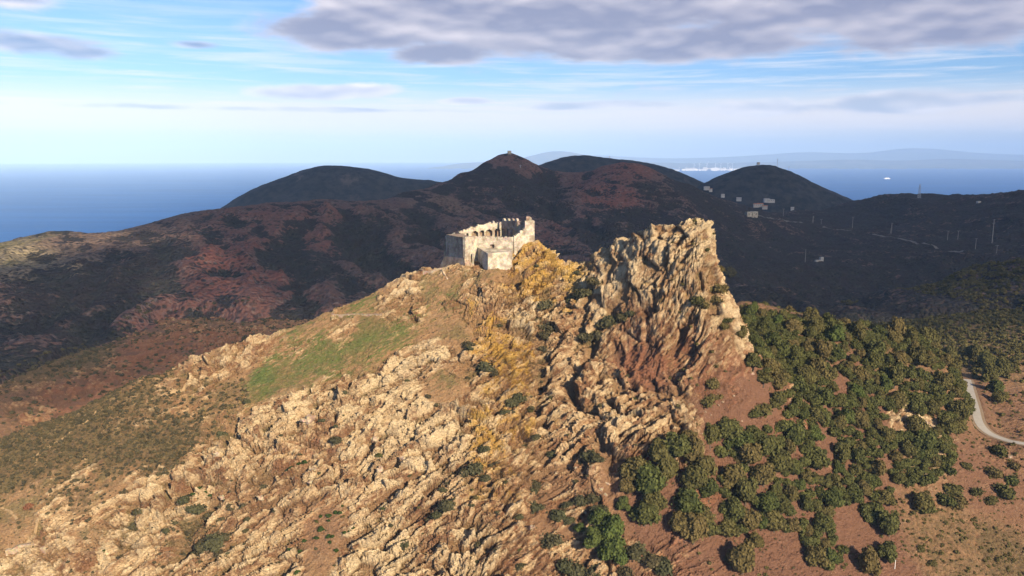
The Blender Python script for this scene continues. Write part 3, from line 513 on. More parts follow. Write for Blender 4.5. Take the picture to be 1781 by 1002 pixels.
# ------------------------------------------------------------------ middle-distance mountains
def build_mid():
    xs = np.concatenate([-np.cumsum(1.6 * 1.0045 ** np.arange(480))[::-1] - 100 + 0, np.arange(-98, 420, 2.6), 420 + np.cumsum(2.6 * 1.0045 ** np.arange(360))])
    ys = 330 * (3600 / 330.) ** np.linspace(0, 1, 640)
    X, Y = np.meshgrid(xs, ys); Z = H(X, Y)
    nrm = normals(X, Y, Z)
    c = cover(X + 25 * fbm(X * .012, Y * .012, Z * .012, 3), Y, Z + 14 * fbm(X * .012 + 50, Y * .012, Z * .012, 3)).reshape(X.shape + (6,))
    rock, scrub = c[..., 0], c[..., 4]
    big = fbm(X / 190., Y / 260., Z / 200., 4, 0.5, ridged=True)
    med = fbm(X / 42. + Z / 60, Y / 60., Z / 60., 4, 0.55, ridged=True)
    gul = fbm(X / 75. + Y / 160. + fbm(X / 200., Y / 200., Z / 200., 2) * 1.2, Y / 420. - X / 500., Z / 300., 4, 0.5, ridged=True)
    d = (big - 0.35) * 20 * sstep(60, 260, Y - 380) + (gul - .3) * 15 * sstep(40, 160, Y - 380) * sstep(0, 60, -X + 330) + (med - .3) * (3.0 + 8.0 * rock)
    spur = np.clip((gul - .25) * 1.1 + (med - .3) * .9 + (big - .35) * .5, -1, 1); spur = (spur - spur.mean()) / spur.std() * .28
    crest = sstep(0, 170, polydist(X, Y, Z * 0, [(W(*q)[0], W(*q)[1], 0) for q in sky2])) * .85 + .15
    d = d * crest
    b1, _, bi = cells(X / 4.2, Y / 5.5, Z / 4.2)
    d += np.clip(0.7 - b1, 0, 1) * 3.0 * np.clip(scrub, 0.2, 1) * (0.4 + RND3[bi][..., 0])
    ins = np.minimum(np.minimum(X - NX0, NX1 - X), np.minimum(Y - NY0, NY1 - Y))
    d = d * sstep(-70, 5, -ins) * np.clip(Z / 60, 0, 1)
    P = np.stack([X, Y, Z], -1) + nrm * d[..., None]
    P[..., 2] -= 9 * sstep(0, 14, ins) + 25 * sstep(14, 80, ins) + 2 * sstep(0, 200, X - 300) * 0
    P[..., 2] = np.maximum(P[..., 2], -25)
    at = {k: c[..., i] for i, k in enumerate(CNAMES)}; at['spur'] = spur
    me = np_mesh('mountain_ground', P, grid_faces(len(xs), len(ys)), M_MAQ, True, at)
    tag(link(bpy.data.objects.new('mountain', me)), kind='structure')
    return xs, ys, P, c
MXS, MYS, MIDP, MIDC = build_mid()

# ------------------------------------------------------------------ far hills, mainland, sea
def mat_far(name, c1, c2, sc=0.02, bare=None):
    m, n, b = new_mat(name, 0.95, 0.1)
    geo = n.new('ShaderNodeNewGeometry'); P = geo.outputs['Position']
    a = n.noise(P, sc, 6, 0.65); col = n.mix(n.ss(a, 0.35, 0.65), c1, c2)
    if bare:
        col = n.mix(n.m('MULTIPLY', n.ss(n.noise(n.mapv(P, loc=(300, 0, 0)), sc * .16, 7, 0.75), 0.58, 0.66), 0.5), col, bare)
    n.t.links.new(col, b.inputs['Base Color'])
    bump(n, b, n.noise(P, sc * 2, 5, 0.7), 0.8, 0.3 / sc)
    return m
M_FARHILL = mat_far('far_maquis', (0.010, 0.013, 0.014), (0.044, 0.040, 0.036), 0.035, (0.16, 0.12, 0.10))
M_MAIN = mat_far('mainland_ground', (0.10, 0.11, 0.07), (0.20, 0.18, 0.12), 0.002)
def far_hill(name, prof, Y, w, seed, mat, amp=14, step=14):
    """a ridge whose crest follows prof (photo pixels at distance Y), falling away to both sides"""
    q = np.array([W(px, py, Y) for px, py in prof])
    xs = np.arange(q[0, 0], q[-1, 0], step); ys = np.arange(Y - w, Y + w, step)
    X, YY = np.meshgrid(xs, ys)
    crest = np.interp(xs, q[:, 0], q[:, 2]); k = 5; crest = np.convolve(np.pad(crest, k, 'edge'), np.ones(2 * k + 1) / (2 * k + 1), 'valid')
    r = np.abs(YY - Y) / w
    fall = np.clip(1 - r, 0, 1) ** 0.9 * (1 - 0.25 * np.sin(np.pi * r))
    fall = np.where(r < .12, 1 - r * r * 6, fall * (1 - .0864) / (0.88 ** .9 * (1 - .25 * math.sin(math.pi * .12))))
    nz = fbm(X / (w * .28) + seed, YY / (w * .4), X * 0 + seed, 5, 0.5, ridged=True) - .35
    Z = (crest[None] + 15) * fall + nz * amp * 3 * sstep(0.03, 0.5, r) + fbm(X / 30, YY / 30, X * 0 + seed, 3) * 5 * (w < 2000) + fbm(X / 110, YY / 140, X * 0 + seed, 4, .5, ridged=True) * 9 * (w < 2000) * sstep(0., .3, r) - 15
    P = np.stack([X, YY, Z], -1)
    me = np_mesh(name, P, grid_faces(len(xs), len(ys)), mat)
    tag(link(bpy.data.objects.new(name, me)), kind='structure')
    return xs, ys, P
FH1 = far_hill('hill', [(300, 430), (370, 375), (400, 352), (430, 333), (470, 316), (520, 300), (545, 288), (570, 285), (600, 291), (622, 289), (660, 297), (685, 306), (705, 315), (735, 311), (765, 313), (800, 330), (840, 370), (870, 470)], 3000, 900, 1, M_FARHILL)
FH2 = far_hill('hill', [(800, 400), (860, 330), (930, 288), (965, 278), (990, 270), (1012, 267), (1040, 273), (1060, 277), (1082, 276), (1110, 281), (1150, 287), (1180, 298), (1215, 314), (1240, 326), (1290, 350), (1340, 380), (1400, 450)], 3100, 900, 2, M_FARHILL)
FH3 = far_hill('hill', [(1120, 470), (1180, 350), (1220, 319), (1245, 309), (1275, 297), (1300, 288), (1318, 284), (1345, 285), (1362, 291), (1385, 304), (1415, 319), (1450, 335), (1480, 346), (1520, 368), (1560, 420)], 2800, 850, 3, M_FARHILL)
far_hill('mainland', [(740, 300), (770, 287), (800, 283), (850, 282), (900, 279), (930, 268), (960, 262), (985, 260), (1020, 272), (1100, 282), (1200, 284), (1300, 283), (1400, 280), (1480, 277), (1560, 280), (1650, 276), (1781, 280), (2000, 282)], 33000, 3500, 4, M_MAIN, 30, 150)
far_hill('mainland', [(850, 290), (950, 275), (1000, 268), (1150, 276), (1250, 274), (1350, 268), (1420, 262), (1480, 270), (1540, 262), (1600, 254), (1660, 264), (1781, 270), (2000, 264)], 45000, 6000, 5, M_MAIN, 60, 300)

def mat_sea():
    m, n, b = new_mat('sea_water', 0.45, 0.25)
    geo = n.new('ShaderNodeNewGeometry'); P = geo.outputs['Position']
    cur = n.noise(n.mapv(P, scale=(0.0004, 0.0022, 1)), 1.0, 5, 0.6, 0.5)
    b.inputs['Base Color'].default_value = (0.012, 0.075, 0.24, 1)
    col = n.mix(n.ss(cur, 0.3, 0.7), (0.000, 0.075, 0.26), (0.002, 0.110, 0.35)); n.t.links.new(col, b.inputs['Base Color'])
    b.inputs['IOR'].default_value = 1.33
    bump(n, b, n.noise(n.mapv(P, scale=(1, 1.6, 1)), 0.02, 8, 0.7), 0.6, 8.0)
    return m
def build_sea():
    R = 62000.0; k = np.r_[0.0, 500.0 * (R / 500.0) ** np.linspace(0, 1, 40)]
    a = np.linspace(0, 2 * np.pi, 97)[:-1]
    co = [(0, 0, 0)]; fs = []
    for r in k[1:]:
        for t in a: co.append((r * math.cos(t), r * math.sin(t), 0))
    nA = len(a)
    quads = [(1 + i * nA + j, 1 + i * nA + (j + 1) % nA, 1 + (i + 1) * nA + (j + 1) % nA, 1 + (i + 1) * nA + j) for i in range(len(k) - 2) for j in range(nA)]
    me = bpy.data.meshes.new('sea'); me.from_pydata(co, [], [(0, 1 + (j + 1) % nA, 1 + j)[::-1] for j in range(nA)] + [q[::-1] for q in quads])
    me.materials.append(mat_sea()); tag(link(bpy.data.objects.new('sea', me)), kind='structure')
build_sea()

# ------------------------------------------------------------------ cloud bank out of view, added and shaped to shade the hills behind the castle
def build_shade_cloud():
    zc = 1560.0; h = (zc - 300) / math.tan(SUN_EL); ox, oy = math.sin(SUN_AZ) * h, math.cos(SUN_AZ) * h
    gx = np.arange(-3200, 3600, 34.0); gy = np.arange(340, 5600, 34.0)
    X, Y = np.meshgrid(gx, gy)
    nz = fbm(X / 420., Y / 420., X * 0 + 4, 4)
    e = np.interp(X, [-3000, -900, -700, -260, -190, 0, 100, 260, 420, 600, 3000], [900, 900, 430, 410, 600, 605, 600, 610, 590, 600, 600])
    m = (Y - e) / 90 + nz * 0.25
    hole = 1 - np.hypot((X + 560) / 190, (Y - 800) / 210); m = np.minimum(m, -hole * 3 + nz * .8)
    m = np.minimum(m, (5400 - Y) / 300 + nz); m = np.minimum(m, (X + 1750 + np.maximum(0, 1500 - Y)) / 200); m = np.minimum(m, (3500 - X) / 200)
    th = np.clip(m, 0, 1.6) ** 0.5 * 130 * (0.8 + 0.5 * nz)
    n_ = X.size; F_ = grid_faces(len(gx), len(gy)); ok = (m.ravel()[F_] > 0).all(1); F_ = F_[ok]
    top = np.stack([X + ox, Y + oy, zc + th], -1).reshape(-1, 3); bot = np.stack([X + ox, Y + oy, zc - th * .25], -1).reshape(-1, 3)
    mt = bpy.data.materials.new('cloud_vapour'); mt.use_nodes = True; t = mt.node_tree; t.nodes.clear(); n = N(t)
    d = n.new('ShaderNodeBsdfDiffuse'); tr = n.new('ShaderNodeBsdfTranslucent'); tp = n.new('ShaderNodeBsdfTransparent'); o = n.new('ShaderNodeOutputMaterial')
    d.inputs[0].default_value = (.9, .9, .92, 1); tr.inputs[0].default_value = (.8, .82, .88, 1)
    a = n.new('ShaderNodeMixShader'); a.inputs[0].default_value = .25; t.links.new(d.outputs[0], a.inputs[1]); t.links.new(tr.outputs[0], a.inputs[2])
    b = n.new('ShaderNodeMixShader'); b.inputs[0].default_value = CLOUD_THIN ** 0.5; t.links.new(a.outputs[0], b.inputs[1]); t.links.new(tp.outputs[0], b.inputs[2])
    t.links.new(b.outputs[0], o.inputs[0])
    me = np_mesh('shade_cloud_bank', np.concatenate([top, bot]), np.concatenate([F_, F_[:, ::-1] + n_]), mt)
    tag(link(bpy.data.objects.new('shade_cloud', me)), kind='stuff')
CLOUD_THIN = 0.17
build_shade_cloud()

# ------------------------------------------------------------------ haze
def build_haze():
    x0, x1, y0, y1, z0, z1 = -63000, 63000, -63000, 63000, -30, 1400
    co = [(x, y, z) for z in (z0, z1) for y in (y0, y1) for x in (x0, x1)]
    me = bpy.data.meshes.new('haze'); me.from_pydata(co, [], [(0, 2, 3, 1), (4, 5, 7, 6), (0, 1, 5, 4), (2, 6, 7, 3), (0, 4, 6, 2), (1, 3, 7, 5)])
    mt = bpy.data.materials.new('haze_air'); mt.use_nodes = True; t = mt.node_tree; t.nodes.clear()
    v = t.nodes.new('ShaderNodeVolumePrincipled'); o = t.nodes.new('ShaderNodeOutputMaterial')
    v.inputs['Color'].default_value = (0.48, 0.70, 1.0, 1); v.inputs['Density'].default_value = HAZE; v.inputs['Anisotropy'].default_value = -0.3
    t.links.new(v.outputs[0], o.inputs['Volume']); me.materials.append(mt)
    tag(link(bpy.data.objects.new('haze', me)), kind='stuff')
HAZE = 4.2e-5
build_haze()

# ------------------------------------------------------------------ placing things on the ground
NXA, NYA = np.array(NXS), np.array(NYS)
def on_near(x, y):
    i = int(np.clip(np.searchsorted(NXA, x), 0, len(NXA) - 1)); j = int(np.clip(np.searchsorted(NYA, y), 0, len(NYA) - 1))
    return NEARP[j, i]
def on_mid(x, y):
    i = int(np.clip(np.searchsorted(MXS, x), 0, len(MXS) - 1)); j = int(np.clip(np.searchsorted(MYS, y), 0, len(MYS) - 1))
    return MIDP[j, i]
def ground(x, y):
    return on_near(x, y) if (NX0 + 8 < x < NX1 - 8 and NY0 < y < NY1 - 8) else on_mid(x, y)
def project(x, y, z):
    dz = z - CAMZ; zc = y * math.cos(PITCH) - dz * math.sin(PITCH); yc = y * math.sin(PITCH) + dz * math.cos(PITCH)
    return 890.5 + F * x / zc, 501 - F * yc / zc
def inpoly(x, y, poly):
    c = False; j = len(poly) - 1
    for i in range(len(poly)):
        (xi, yi), (xj, yj) = poly[i], poly[j]
        if (yi > y) != (yj > y) and x < (xj - xi) * (y - yi) / (yj - yi) + xi: c = not c
        j = i
    return c

# ------------------------------------------------------------------ foliage
def mat_leaf(name, c1, c2, c3):
    m, n, b = new_mat(name, 0.85, 0.08)
    oi = n.new('ShaderNodeObjectInfo')
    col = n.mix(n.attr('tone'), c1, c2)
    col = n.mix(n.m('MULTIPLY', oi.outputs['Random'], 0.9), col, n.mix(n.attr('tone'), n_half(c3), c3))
    n.t.links.new(col, b.inputs['Base Color'])
    return m
def n_half(c): return tuple(k * 0.55 for k in c)
M_OAK = mat_leaf('oak_leaves', (0.026, 0.035, 0.011), (0.098, 0.112, 0.033), (0.165, 0.122, 0.048))
M_GREEN = mat_leaf('green_leaves', (0.036, 0.056, 0.014), (0.110, 0.140, 0.036), (0.100, 0.115, 0.034))
M_BUSH = mat_leaf('maquis_leaves', (0.034, 0.030, 0.018), (0.125, 0.100, 0.050), (0.085, 0.090, 0.042))
M_ROUND = mat_leaf('juniper_leaves', (0.018, 0.035, 0.010), (0.060, 0.095, 0.022), (0.045, 0.075, 0.018))
M_DRY = mat_leaf('dry_leaves', (0.16, 0.06, 0.03), (0.28, 0.12, 0.06), (0.20, 0.10, 0.06))
M_BARK, _bn, _bb = new_mat("bark", 0.9, 0.1); _bb.inputs['Base Color'].default_value = (0.10, 0.075, 0.055, 1)
ICO = None
def ico():
    global ICO
    if ICO is None:
        t = (1 + 5 ** .5) / 2
        v = np.array([(-1, t, 0), (1, t, 0), (-1, -t, 0), (1, -t, 0), (0, -1, t), (0, 1, t), (0, -1, -t), (0, 1, -t), (t, 0, -1), (t, 0, 1), (-t, 0, -1), (-t, 0, 1)], float); v /= np.linalg.norm(v[0])
        f = [(0, 11, 5), (0, 5, 1), (0, 1, 7), (0, 7, 10), (0, 10, 11), (1, 5, 9), (5, 11, 4), (11, 10, 2), (10, 7, 6), (7, 1, 8), (3, 9, 4), (3, 4, 2), (3, 2, 6), (3, 6, 8), (3, 8, 9), (4, 9, 5), (2, 4, 11), (6, 2, 10), (8, 6, 7), (9, 8, 1)]
        f = np.array(f); mid = {}; v = list(v); nf = []
        def m_(a, b):
            k = (min(a, b), max(a, b))
            if k not in mid: q = v[a] + v[b]; v.append(q / np.linalg.norm(q)); mid[k] = len(v) - 1
            return mid[k]
        for a, b, c in f:
            ab, bc, ca = m_(a, b), m_(b, c), m_(c, a); nf += [(a, ab, ca), (b, bc, ab), (c, ca, bc), (ab, bc, ca)]
        ICO = (np.array(v), np.array(nf))
    return ICO
def leaf_crown(rs, lobes, nleaf, size, spread=0.16, flat=0.8):
    """lobes: (centre, radius) list; leaf sprays scattered over and a little inside every lobe, dark solid core within"""
    L = []; tone = []; V, Fc = ico(); core_v = []; core_f = []; off = 0
    tot = sum(r * r for _, r in lobes)
    for c, r in lobes:
        c = np.array(c); k = int(nleaf * r * r / tot)
        d = rs.normal(size=(k, 3)); d /= np.linalg.norm(d, axis=1)[:, None]; d[:, 2] = np.where(d[:, 2] < -0.45, -d[:, 2], d[:, 2])
        p = c + d * (r * (1 + spread * rs.normal(size=(k, 1)))) * np.array([1, 1, flat])
        nn = d + rs.normal(size=(k, 3)) * 0.55; nn /= np.linalg.norm(nn, axis=1)[:, None]
        a = np.cross(nn, rs.normal(size=(k, 3))); a /= np.linalg.norm(a, axis=1)[:, None]; b = np.cross(nn, a)
        s = size * (0.6 + 0.8 * rs.rand(k, 1)); q = np.stack([p - a * s - b * s * .5, p + a * s * .6 - b * s, p + a * s + b * s * .6, p - a * s * .5 + b * s + nn * s * .3], 1)
        L.append(q); lt = rs.rand() * .35
        tone.append(np.repeat(np.clip(rs.rand(k) * 0.65 + lt, 0, 1), 4))
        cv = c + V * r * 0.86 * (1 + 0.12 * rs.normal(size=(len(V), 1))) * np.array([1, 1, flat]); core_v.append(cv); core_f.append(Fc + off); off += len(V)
    q = np.concatenate(L).reshape(-1, 3); nq = len(q)
    fq = np.arange(nq).reshape(-1, 4)
    cv = np.concatenate(core_v); cf = np.concatenate(core_f) + nq; cf4 = np.c_[cf, cf[:, 2:3]]
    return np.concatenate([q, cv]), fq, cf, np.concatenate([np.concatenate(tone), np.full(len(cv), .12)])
def poly_mesh(name, co, quads, tris, mat, attrs, smooth=False):
    me = bpy.data.meshes.new(name)
    me.vertices.add(len(co)); me.vertices.foreach_set('co', np.ascontiguousarray(co, np.float32).ravel())
    idx = np.concatenate([quads.ravel(), tris.ravel()]).astype(np.int32)
    me.loops.add(len(idx)); me.loops.foreach_set('vertex_index', idx)
    ls = np.concatenate([np.arange(len(quads)) * 4, len(quads) * 4 + np.arange(len(tris)) * 3]).astype(np.int32)
    me.polygons.add(len(ls)); me.polygons.foreach_set('loop_start', ls); me.update(calc_edges=True)
    me.polygons.foreach_set('use_smooth', np.full(len(ls), smooth))
    for an, av in attrs.items():
        a = me.attributes.new(an, 'FLOAT', 'POINT'); a.data.foreach_set('value', np.ascontiguousarray(av, np.float32))
    me.materials.append(mat); return me
def oak_crown(seed, mat, tall=1.0, n_=1500):
    rs = np.random.RandomState(seed); lobes = [((0, 0, .60 * tall), .55)]
    for i in range(rs.randint(9, 14)):
        a = rs.rand() * 6.28; e = rs.rand() ** .7; lobes.append(((math.cos(a) * .62 * (1 - e * .55), math.sin(a) * .62 * (1 - e * .55), (.36 + .72 * e) * tall), .22 + .16 * rs.rand()))
    co, fq, ft, tn = leaf_crown(rs, lobes, n_, 0.058, 0.12, 0.95)
    return poly_mesh('oak_crown', co, fq, ft, mat, {'tone': tn})
def bush_mesh(seed, mat, n_=520, flat=0.75, lob=6, size=0.085, spread=.2):
    rs = np.random.RandomState(seed); lobes = [((0, 0, .38 * flat), .6)]
    for i in range(lob):
        a = rs.rand() * 6.28; d = .25 + .45 * rs.rand(); lobes.append(((math.cos(a) * d, math.sin(a) * d, .2 + .45 * rs.rand() * flat), .22 + .2 * rs.rand()))
    co, fq, ft, tn = leaf_crown(rs, lobes, n_, size, spread, flat)
    return poly_mesh('bush', co, fq, ft, mat, {'tone': tn})
def limb_mesh(name, segs, mat, sides=7):
    """segs: list of (p0, r0, p1, r1) tapered limbs joined in one mesh"""
    co = []; fs = []
    for p0, r0, p1, r1 in segs:
        p0 = np.array(p0, float); p1 = np.array(p1, float); d = p1 - p0; d /= np.linalg.norm(d)
        a = np.cross(d, (0.3, 0.9, 0.2)); a /= np.linalg.norm(a); b = np.cross(d, a); o = len(co)
        for p, r in ((p0, r0), (p1, r1)):
            for k in range(sides):
                t = 6.2832 * k / sides; co.append(tuple(p + r * (math.cos(t) * a + math.sin(t) * b)))
        for k in range(sides): fs.append((o + k, o + (k + 1) % sides, o + sides + (k + 1) % sides, o + sides + k))
        fs.append(tuple(o + k for k in range(sides))[::-1]); fs.append(tuple(o + sides + k for k in range(sides)))
    me = bpy.data.meshes.new(name); me.from_pydata(co, [], fs); me.materials.append(mat)
    return me
TRUNK = limb_mesh('trunk', [((0, 0, -.25), .085, (.03, .02, .3), .06), ((.03, .02, .28), .055, (-.3, .12, .7), .02), ((.03, .02, .28), .05, (.32, -.05, .75), .02), ((.03, .02, .28), .05, (.05, .3, .85), .02), ((.03, .02, .28), .045, (-.02, -.28, .7), .02)], M_BARK)
OAKS = [oak_crown(20 + i, M_OAK, 0.85 + .08 * (i % 4)) for i in range(7)]
GOAKS = [oak_crown(40 + i, M_GREEN, 1.0) for i in range(3)]
BUSHES = [bush_mesh(60 + i, M_BUSH) for i in range(5)]
ROUNDS = [bush_mesh(80 + i, M_ROUND, 360, 0.95, 4, .08, .1) for i in range(3)]
GBUSH = [bush_mesh(90 + i, M_OAK, 560, .85) for i in range(3)]
DRYB = bush_mesh(99, M_DRY, 420)
R = random.Random(5)
def make_tree(x, y, r, crown, label, group, name='holm_oak', cat='tree'):
    g = ground(x, y); root = bpy.data.objects.new(name, None); link(root); root.location = (g[0], g[1], g[2] - .12 * r); root.rotation_euler = (0, 0, R.uniform(0, 6.28)); root.scale = (r * R.uniform(.85, 1.15), r * R.uniform(.85, 1.15), r * R.uniform(.95, 1.35)); root.empty_display_size = .1
    tag(root, label, cat, group)
    link(bpy.data.objects.new('crown', crown), root); link(bpy.data.objects.new('trunk', TRUNK), root)
    return root
def make_bush(x, y, r, me, label, group, name='bush', cat='bush'):
    g = ground(x, y); o = bpy.data.objects.new(name, me); link(o); o.location = (g[0], g[1], g[2] - .1 * r); o.rotation_euler = (R.uniform(-.15, .15), R.uniform(-.15, .15), R.uniform(0, 6.28)); o.scale = (r * R.uniform(.85, 1.2), r * R.uniform(.85, 1.2), r * R.uniform(.8, 1.1))
    return tag(o, label, cat, group)
def at_px(lst):
    """[(px, py, radius in px)] of crown centres -> (x, y, radius in metres) on the ground"""
    h = hits([(p[0], p[1] + p[2] * .55) for p in lst]); return [(q[0], q[1], p[2] * math.hypot(q[1], CAMZ - q[2]) / F) for q, p in zip(h, lst)]

# trees one can tell apart by their clump
TREES = [
 ('green-gold holm oak in the tall clump below the crag foot', 'oaks of the clump below the crag', OAKS, [(1102, 825, 22), (1125, 850, 24), (1135, 880, 22), (1120, 905, 20), (1150, 800, 20), (1172, 785, 24), (1200, 790, 22), (1222, 818, 24), (1205, 845, 22), (1228, 858, 18), (1190, 880, 22), (1215, 900, 22), (1185, 915, 22), (1205, 935, 20), (1232, 925, 18), (1090, 850, 14), (1160, 825, 18)]),
 ('bright green tree at the foot of the ochre rock rib', 'bright green trees at the bottom edge', GOAKS, [(1042, 905, 20), (1060, 930, 22), (1035, 945, 20), (1066, 965, 20), (1082, 880, 12), (1006, 925, 9)]),
 ('dark holm oak in the row just right of the red bare slope', 'oaks beside the red slope', OAKS, [(1262, 755, 20), (1285, 770, 20), (1310, 762, 18), (1300, 800, 20), (1272, 842, 20), (1295, 865, 22), (1270, 895, 20), (1300, 912, 20), (1325, 835, 20), (1330, 880, 20), (1345, 915, 20), (1330, 785, 20), (1350, 810, 20), (1265, 925, 16), (1310, 945, 14)]),
 ('dark oak hugging the right foot of the crag', 'oaks at the right foot of the crag', OAKS, [(1300, 560, 14), (1315, 600, 16), (1340, 600, 16), (1305, 630, 15), (1335, 640, 16), (1325, 660, 14), (1350, 670, 15), (1290, 585, 10)]),
 ('dark holm oak alone on the bare slope by the bottom edge', 'lone oaks on the lower slope', OAKS, [(1290, 985, 24), (1545, 925, 18), (1535, 960, 18), (1600, 880, 16), (1505, 985, 20)]),

 ('dark oak lining the upper end of the road bend', 'oaks lining the road', OAKS, [(1722, 655, 15), (1732, 676, 13), (1743, 645, 15), (1712, 632, 14), (1655, 640, 13), (1738, 696, 11), (1692, 616, 14), (1648, 622, 13)]),
]
taken = []
for lab, grp, crowns, L in TREES:
    for x, y, r in at_px(L):
        make_tree(x, y, r * R.uniform(1.25, 1.45), R.choice(crowns), lab, grp); taken.append((x, y, r))
WOOD = [(1290, 540), (1400, 560), (1500, 585), (1600, 590), (1650, 625), (1676, 685), (1688, 715), (1670, 745), (1650, 770), (1660, 800), (1620, 845), (1560, 850), (1540, 880), (1500, 930), (1430, 1000), (1400, 960), (1380, 990), (1330, 920), (1260, 930), (1230, 770), (1360, 740), (1330, 690)]
CLEAR = [[(1225, 770), (1260, 735), (1240, 700), (1310, 590), (1330, 700), (1365, 740), (1330, 750), (1290, 740)], [(1420, 740), (1440, 745), (1460, 800), (1440, 830)], [(1440, 640), (1470, 650), (1480, 700), (1450, 690)],
         [(1540, 715), (1640, 735), (1620, 760), (1530, 750)], [(1520, 800), (1545, 790), (1560, 850), (1530, 860)], [(1228, 800), (1256, 800), (1250, 930), (1232, 940)], [(1450, 880), (1500, 880), (1520, 960), (1450, 960)], [(1560, 870), (1640, 850), (1640, 900), (1580, 920)], [(1340, 930), (1400, 950), (1400, 1002), (1320, 1000)]]
cand = []
rr = np.random.RandomState(31)
for t in range(30000):
    x = rr.uniform(40, 300); y = rr.uniform(225, 430)
    g = on_near(x, y); px, py = project(*g)
    if not inpoly(px, py, WOOD) or any(inpoly(px, py, c) for c in CLEAR): continue
    r = 3.0 + 3.6 * rr.rand() ** 1.6
    if any((x - a) ** 2 + (y - b) ** 2 < (0.56 * (r + c)) ** 2 for a, b, c in taken): continue
    taken.append((x, y, r)); cand.append((x, y, r, px, py))
    if len(cand) > 222: break
for x, y, r, px, py in cand:
    if py < 640:
        rw = 'skyline row' if py < 590 else 'second row'; cl = 'beside the crag' if px < 1390 else ('mid slope' if px < 1490 else 'towards the road')
        lab, grp = 'olive oak on the wooded shoulder, %s, %s' % (rw, cl), 'oaks of the shoulder, %s, %s' % (rw, cl)
    elif px > 1560: rw = 'above' if py < 715 else 'below'; lab, grp = 'dark oak near the road bend, %s the white rock cut' % rw, 'oaks %s the rock cut' % rw
    elif py < 780: rw = 'beside the red clearing' if px < 1420 else 'right of the bare strip'; lab, grp = 'olive oak in the middle wood, %s' % rw, 'oaks of the middle wood ' + rw
    else: rw = 'left' if px < 1400 else 'right'; lab, grp = 'dark oak in the dense lower wood, %s half' % rw, 'oaks of the lower wood, %s half' % rw
    make_tree(x, y, r, R.choice(OAKS if R.random() < .93 else GOAKS), lab, grp)
def wood_stuff():
    Vs, Q, T, TN, off, got = [], [], [], [], 0, 0
    rs = np.random.RandomState(41); protos = []
    for k in range(5):
        lob = [((0, 0, .5), .5)] + [((rs.uniform(-.5, .5), rs.uniform(-.5, .5), rs.uniform(.3, .85)), rs.uniform(.25, .36)) for _ in range(7)]
        protos.append(leaf_crown(rs, lob, 620, .075, .12, .95))
    for t in range(40000):
        x = rs.uniform(40, 300); y = rs.uniform(225, 430); g = on_near(x, y); px, py = project(*g)
        if not inpoly(px, py, WOOD) or any(inpoly(px, py, c) for c in CLEAR): continue
        r = rs.uniform(2.6, 4.6)
        if any((x - a) ** 2 + (y - b) ** 2 < (0.36 * (r + c)) ** 2 for a, b, c in taken): continue
        taken.append((x, y, r)); co, fq, ft, tn = protos[rs.randint(5)]; a = rs.rand() * 6.28; ca, sa = math.cos(a), math.sin(a)
        Vs.append(np.stack([co[:, 0] * ca - co[:, 1] * sa, co[:, 0] * sa + co[:, 1] * ca, co[:, 2]], 1) * r + g - (0, 0, .2 * r)); Q.append(fq + off); T.append(ft + off); TN.append(np.clip(tn + rs.uniform(-.15, .2), 0, 1)); off += len(co); got += 1
        if got > 620: break
    me = poly_mesh('wood', np.concatenate(Vs), np.concatenate(Q), np.concatenate(T), M_OAK, {'tone': np.concatenate(TN)}); tag(link(bpy.data.objects.new('wood', me)), kind='stuff'); print('wood', got)
wood_stuff()
print('trees', len(cand))

